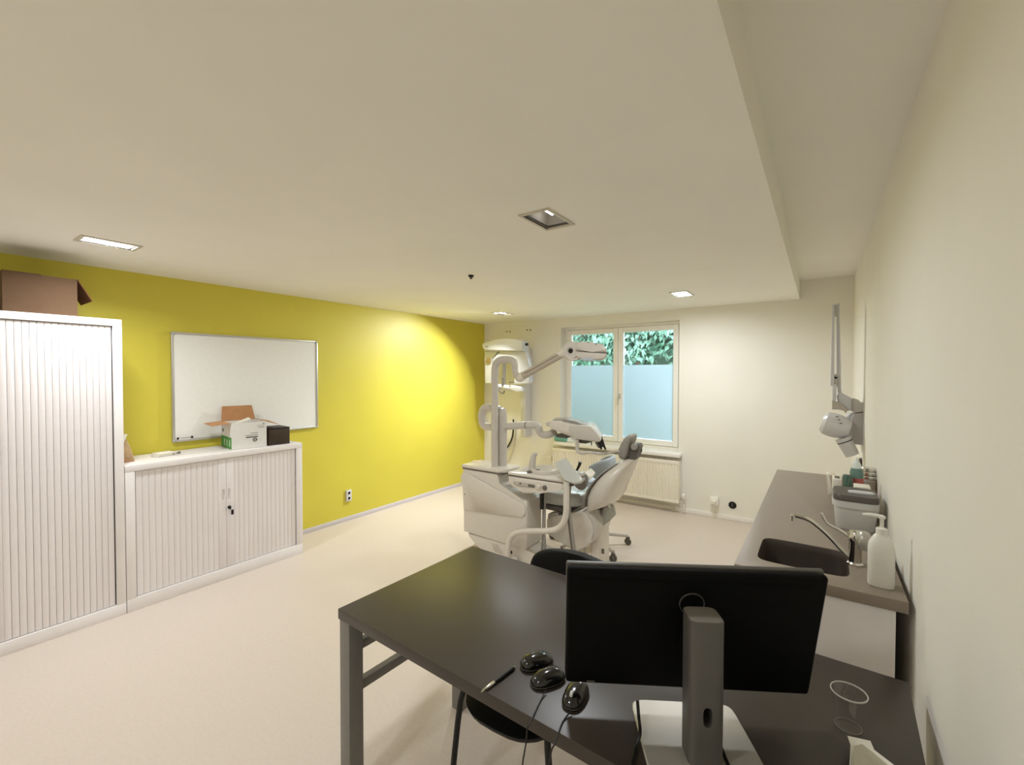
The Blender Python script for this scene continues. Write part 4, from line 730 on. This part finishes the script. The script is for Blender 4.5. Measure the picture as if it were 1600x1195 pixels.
# ================================================================== DESK
DR = math.radians(-2.0); DZ = 0.74; DL, DD = 1.672, 0.757
t = thing('desk', 'dark laminate desk with grey steel legs in the foreground', 'desk', (2.795, 0.983, 0), DR, local=True)
obj('desktop', box(nb(), (0, 0, DZ-0.038), (DL, DD, DZ), 0.0015), DESK, t)
lw = 0.06
for x in (0.004, DL-lw-0.004):
    for y in (0.004, 0.600): obj('leg', box(nb(), (x, y, 0.0), (x+lw, y+lw, DZ-0.038), 0.002), STEEL, t)
for x in (0.022, DL-lw+0.01):
    obj('side_rail', box(nb(), (x, lw+0.004, 0.572), (x+0.03, 0.60, 0.605), 0.002), STEEL, t); obj('side_rail', box(nb(), (x, lw+0.004, 0.415), (x+0.03, 0.60, 0.452), 0.002), STEEL, t)
obj('long_rail', box(nb(), (lw+0.004, 0.61, DZ-0.078), (DL-lw-0.004, 0.64, DZ-0.039), 0.002), STEEL, t)
def dpt(P): return P
def smooth_rows(rows, k=5):
    return [tuple(v) for v in cr(rows, k)]
# black chair tucked under the desk
CHX, CHY, CRZ = 3.362, 1.475, math.radians(1.5)
t = thing('visitor_chair', 'black shell chair pushed under the far side of the desk', 'chair', (CHX, CHY, 0), CRZ, local=True)
b = nb(); loft(b, [sring((0, 0.33+0.10*(z-0.5)*1.2-dx, z), (1, 0, 0), (0, 1, 0), a_, 0.022, 64, 3.2) for z, a_, dx in smooth_rows(((0.48, 0.15, 0.02), (0.52, 0.20, 0.01), (0.60, 0.235, 0), (0.68, 0.235, 0), (0.735, 0.218, 0), (0.765, 0.185, 0), (0.785, 0.135, 0), (0.797, 0.06, 0)))]); obj("backrest", b, BLKM, t, smooth=60)
b = nb(); loft(b, [sring((0.03, 0.0, z), (1, 0, 0), (0, 1, 0), a_, c_, 40, 3) for z, a_, c_ in ((0.385, 0.08, 0.20), (0.405, 0.15, 0.27), (0.44, 0.20, 0.325), (0.46, 0.205, 0.335), (0.47, 0.18, 0.31))]); obj('seat', b, BLKM, t, smooth=60)
for sx in (-1, 1):
    obj('leg', tube(nb(), [(sx*0.17, -0.20, 0.43), (sx*0.185, -0.235, 0.40), (sx*0.225, -0.25, 0.012)], 0.0115, 10, 4), BLACK, t)
    obj('leg', tube(nb(), [(sx*0.17, 0.20, 0.43), (sx*0.185, 0.25, 0.40), (sx*0.23, 0.34, 0.012)], 0.0115, 10, 4), BLACK, t)
    obj('back_support', tube(nb(), [(sx*0.13, 0.22, 0.42), (sx*0.13, 0.31, 0.45), (sx*0.13, 0.335, 0.60)], 0.011, 10, 5), BLACK, t)
# monitor
MA = math.radians(30.5)
t = thing('computer_monitor', 'large black computer monitor seen from behind on a silver stand', 'monitor', (4.052, 1.085, DZ), MA, local=True)
# local: +y away from the camera side (screen side), x to the right
cz = 0.985-DZ; tl_ = math.radians(12.7)
Rm = Matrix.Translation((0.0, 0.085, cz)) @ Matrix.Rotation(tl_, 4, 'X')
MW, MH = 0.610, 0.342
obj('rear_shell', box(nb(), (-MW/2-0.0, -0.018, -MH/2), (MW/2, 0.006, MH/2), 0.010, 3, Rm), MONB, t)
obj('bezel', box(nb(), (-MW/2-0.001, 0.0062, -MH/2-0.001), (MW/2+0.001, 0.020, MH/2+0.001), 0.004, 2, Rm), SILV, t)
obj('screen', box(nb(), (-MW/2+0.012, 0.0201, -MH/2+0.012), (MW/2-0.012, 0.0206, MH/2-0.012), 0, 2, Rm), BLKG, t)
obj('vent_line', box(nb(), (-MW/2+0.03, -0.0195, MH/2-0.028), (MW/2-0.03, -0.0175, MH/2-0.022), 0, 2, Rm), MONB, t)
obj('rear_mark', box(nb(), (-MW/2+0.055, -0.0192, -MH/2+0.010), (-MW/2+0.075, -0.0178, -MH/2+0.013), 0, 2, Rm), DGREY, t)
obj('mount_block', box(nb(), (-0.028, -0.064, -0.045), (0.028, -0.0175, 0.045), 0.01, 3, Rm), MONB, t)
b = nb(); lathe(b, [(0.030, -0.002), (0.030, 0.003), (0.028, 0.003), (0.028, -0.002)], (Rm @ Vector((-0.004, -0.0185, 0.088))), (Rm.to_3x3() @ Vector((0, -1, 0))), 32, cap=False); obj('cable_ring', b, SILV, t)
b = nb(); loft(b, [sring((0.0, -0.018, z), (1, 0, 0), (0, 1, 0), 0.038, 0.036, 36, 5) for z in (0.012, 0.335)]); st = obj('stand_column', b, SILV, t)
cb_ = nb(); loft(cb_, [sring((0.0, y_, 0.125), (1, 0, 0), (0, 0, 1), 0.010, 0.022, 20, 3) for y_ in (-0.2, 0.2)]); cut(st, cb_)
b = nb(); loft(b, [sring((0.0, -0.018, z), (1, 0, 0), (0, 1, 0), a_, c_, 36, 5) for z, a_, c_ in ((0.3352, 0.0362, 0.0342), (0.3365, 0.0358, 0.0338))]); obj('column_cap', b, mat('cap_taupe', (110, 104, 96), 0.5), st)
b = nb(); loft(b, [sring((0.0, 0.030, z), (1, 0, 0), (0, 1, 0), 0.130*k, 0.118*k, 44, 10) for z, k in ((0.0005, 0.99), (0.003, 1.0), (0.010, 1.0), (0.012, 0.985))]); obj('stand_base', b, SILB, t)
# cables around the monitor
ZD = DZ+0.006
single('monitor_cable', tube(nb(), [UZ(996, 1094, 0.80), UZ(998, 1120, 0.77), UZ(1000, 1145, ZD+0.02), UZ(993, 1170, ZD), UZ(987, 1200, ZD), UZ(983, 1230, ZD)], 0.0042, 8), BLACK, 'black cable running down left of the monitor base', 'cable')
single('power_cable', tube(nb(), [UZ(1126, 1165, ZD+0.012), UZ(1134, 1185, ZD+0.01), UZ(1142, 1205, ZD+0.006), UZ(1150, 1230, ZD)], 0.004, 8), BLACK, 'black cable right of the monitor column at the bottom edge', 'cable')
# mice
def mouse(label, cx, cy, rot, lx, cord, wheel, m_):
    tt = thing('computer_mouse', label, 'mouse', (cx, cy, DZ), rot, 'computer mice on the desk', local=True)
    bb = nb(); k = lx/0.055
    loft(bb, [sring((0, -0.004*z_, zz), (1, 0, 0), (0, 1, 0), a*k, c*k, 32, 2.6) for zz, a, c, z_ in ((0.0008, 0.028, 0.050, 0), (0.006, 0.030, 0.053, 0), (0.014, 0.0295, 0.052, 0.2), (0.024, 0.026, 0.045, 0.6), (0.032, 0.019, 0.033, 1), (0.0365, 0.010, 0.018, 1.2), (0.0375, 0.003, 0.006, 1.3))]); bo = obj('shell', bb, m_, tt, smooth=70)
    bb = nb(); loft(bb, [sring((0, 0, zz), (1, 0, 0), (0, 1, 0), a*k, c*k, 32, 2.6) for zz, a, c in ((0.0062, 0.0302, 0.0533), (0.0072, 0.0306, 0.0537), (0.0082, 0.0302, 0.0531))], cap=False); obj('side_seam', bb, DGREY, bo)
    if wheel: bb = nb(); lathe(bb, [(0.0, -0.004), (0.009, -0.004), (0.010, 0), (0.009, 0.004), (0, 0.004)], (0, 0.026*k, 0.0285), (1, 0, 0), 16); obj('scroll_wheel', bb, UPHS, bo)
    return tt
mouse('black computer mouse farthest back of the three, without a cord', 3.578, 1.135, math.radians(-30), 0.055, False, False, BLKG)
mouse('middle black computer mouse with cord leading to the desk edge', 3.643, 1.090, math.radians(150), 0.055, True, False, BLKG)
mouse('black computer mouse under the monitor edge with a white wheel', 3.738, 1.076, math.radians(185), 0.055, True, True, BLKG)
single('mouse_cord', tube(nb(), [UZ(853, 1078, ZD+0.004), UZ(846, 1092, DZ+0.003), UZ(838, 1108, DZ+0.003), UZ(829, 1128, DZ+0.004), UZ(828, 1133, DZ+0.001)+Vector((0, -0.012, 0)), U(822, 1160, 0.915), U(817, 1190, 0.91), U(812, 1240, 0.91)], 0.0019, 6), BLACK, 'thin black mouse cord of the middle mouse over the desk edge', 'cord')
single('mouse_cord', tube(nb(), [UZ(893, 1110, ZD+0.004), UZ(883, 1122, DZ+0.003), UZ(876, 1135, DZ+0.003), UZ(869, 1158, DZ+0.003), UZ(866, 1166, DZ+0.001)+Vector((0, -0.012, 0)), U(858, 1195, 0.90), U(850, 1240, 0.90)], 0.0019, 6), BLACK, 'thin black mouse cord of the wheel mouse over the desk edge', 'cord')
# pen
a0, a1 = UZ(752, 1081, DZ+0.006), UZ(805, 1041.5, DZ+0.006); dv = (a1-a0)
t = thing('ballpoint_pen', 'black ballpoint pen with silver tip lying on the desk', 'pen', ((a0.x+a1.x)/2, (a0.y+a1.y)/2, DZ))
L_ = dv.length
obj('barrel', lathe(nb(), [(0.005, L_*0.36), (0.0058, L_*0.5), (0.0058, L_*0.9), (0.005, L_*0.95)], a0, dv, 14), BLACK, t)
obj('silver_tip', lathe(nb(), [(0.001, 0), (0.003, L_*0.05), (0.0055, L_*0.22), (0.0052, L_*0.359)], a0, dv, 14), CHROME, t)
obj('push_button', lathe(nb(), [(0.0028, L_*0.951), (0.0028, L_), (0.001, L_*1.01)], a0, dv, 12), CHROME, t)
# plastic cup
t = thing('plastic_cup', 'clear plastic drinking cup on the right end of the desk', 'cup', (4.342, 1.374, DZ))
cx_, cy_ = 4.342, 1.374
b = nb(); lathe(b, [(0.0272, 0.001), (0.028, 0.008), (0.0365, 0.092)], (cx_, cy_, DZ), n=40, cap=False)
v_ = [b.verts.new((cx_+0.0264*math.cos(2*math.pi*k/40), cy_+0.0264*math.sin(2*math.pi*k/40), DZ+0.004)) for k in range(40)]; b.faces.new(v_); obj('cup_wall', b, CUP, t)
b = nb(); lathe(b, [(0.0362, 0.0915), (0.038, 0.0905), (0.0388, 0.0925), (0.038, 0.0945), (0.0362, 0.094)], (cx_, cy_, DZ), n=40, cap=False); obj('rim', b, mat('cup_rim', (190, 186, 178), 0.3), t)
b = nb(); lathe(b, [(0.0262, 0.006), (0.0278, 0.0055), (0.0278, 0.0075), (0.0262, 0.0075)], (cx_, cy_, DZ), n=40, cap=False); obj('base_ring', b, mat('cup_base', (120, 116, 108), 0.3), t)
# pouch
t = thing('sterile_pouch', 'opened white sterile pouch at the bottom edge of the desk', 'pouch', (4.36, 1.27, DZ))
q = [UZ(1324, 1150, DZ+0.03), UZ(1360, 1158, DZ+0.02), UZ(1366, 1172, DZ+0.012), UZ(1400, 1198, DZ+0.006), UZ(1420, 1240, DZ+0.004), UZ(1330, 1240, DZ+0.004), UZ(1327, 1198, DZ+0.008), UZ(1329, 1164, DZ+0.02)]
obj('paper_back', prism(nb(), q, (0, 0, 0.0012)), PAPER, t, smooth=0)
q2 = [UZ(1334, 1166, DZ+0.03), UZ(1347, 1163, DZ+0.032), UZ(1366, 1178, DZ+0.024), UZ(1392, 1200, DZ+0.018), UZ(1410, 1238, DZ+0.014), UZ(1334, 1238, DZ+0.014), UZ(1331, 1198, DZ+0.018)]
obj('clear_front', prism(nb(), q2, (0, 0, 0.002), 0.0008), mat('pouch_film', (186, 180, 160), 0.2), t, smooth=0)
# ================================================================== OUTSIDE
t = thing('garden_tree', 'leafy green tree outside the window', 'tree', (1.2, 8.6, -0.3))
obj('trunk', tube(nb(), [(1.2, 8.8, -0.3), (1.25, 8.8, 1.2), (1.1, 8.75, 2.6), (1.2, 8.8, 4.2)], [0.16, 0.13, 0.11, 0.06], 12), BRK, t)
b = nb()
brs = []
for k in range(26):
    a = Vector((1.2+random.uniform(-0.1, 0.1), 8.75, random.uniform(2.2, 4.4))); an = random.uniform(math.pi*0.85, math.pi*2.15); L_ = random.uniform(1.2, 2.8)
    e = a+Vector((math.cos(an)*L_*1.1, math.sin(an)*L_*0.45, random.uniform(-1.1, 0.1))); mid = (a+e)/2+Vector((0, 0, 0.35)); brs.append((a, mid, e)); tube(b, [a, mid, e], [0.03, 0.02, 0.006], 6, 4)
obj('branches', b, BRK, t, kind='stuff')
verts, faces = [], []
def leaf(p, d, nrm, L_, W_):
    s = d.cross(nrm).normalized(); i = len(verts)
    verts.extend([p, p+d*L_*0.45+s*W_*0.5+nrm*0.01, p+d*L_-nrm*0.02, p+d*L_*0.45-s*W_*0.5+nrm*0.01]); faces.append((i, i+1, i+2, i+3))
for (a, mid, e) in brs:
    P = cr([a, mid, e], 10)
    for j in range(3, len(P)):
        for q in range(20):
            off = Vector((random.gauss(0, 0.15), random.gauss(0, 0.10), random.gauss(-0.04, 0.10))); d = Vector((random.gauss(0, .5), random.gauss(-0.4, .4), random.gauss(-0.7, .35))).normalized()
            nn = Vector((random.gauss(0, .35), random.gauss(-.5, .35), random.gauss(0.8, .3))).normalized(); leaf(P[j]+off, d, nn, random.uniform(0.09, 0.15), random.uniform(0.05, 0.08))
me = bpy.data.meshes.new('foliage'); me.from_pydata([v-Vector(t.location) for v in verts], [], faces); me.materials.append(LEAF)
o = bpy.data.objects.new('foliage', me); COL.objects.link(o); o.parent = t; o['kind'] = 'stuff'
# dense dark hedge behind the tree
t = thing('garden_hedge', 'dense dark green hedge behind the tree outside', 'hedge', (0.5, 12, -0.3))
b = nb(); box(b, (-7, 11.6, -0.3), (7, 12.6, 3.9), 0.3, 3); obj('hedge_core', b, HEDGE, t)
verts, faces = [], []
for k in range(9000):
    p = Vector((random.uniform(-6, 5), 11.55+random.uniform(-0.15, 0.1), random.uniform(-0.2, 4.0))); d = Vector((random.gauss(0, .6), random.gauss(-.5, .3), random.gauss(-.5, .5))).normalized()
    leaf(p, d, Vector((random.gauss(0, .4), -0.6, random.gauss(.6, .3))).normalized(), random.uniform(0.10, 0.17), random.uniform(0.05, 0.08))
me = bpy.data.meshes.new('hedge_leaves'); me.from_pydata([v-Vector(t.location) for v in verts], [], faces); me.materials.append(HEDGE)
o = bpy.data.objects.new('hedge_leaves', me); COL.objects.link(o); o.parent = t; o['kind'] = 'stuff'
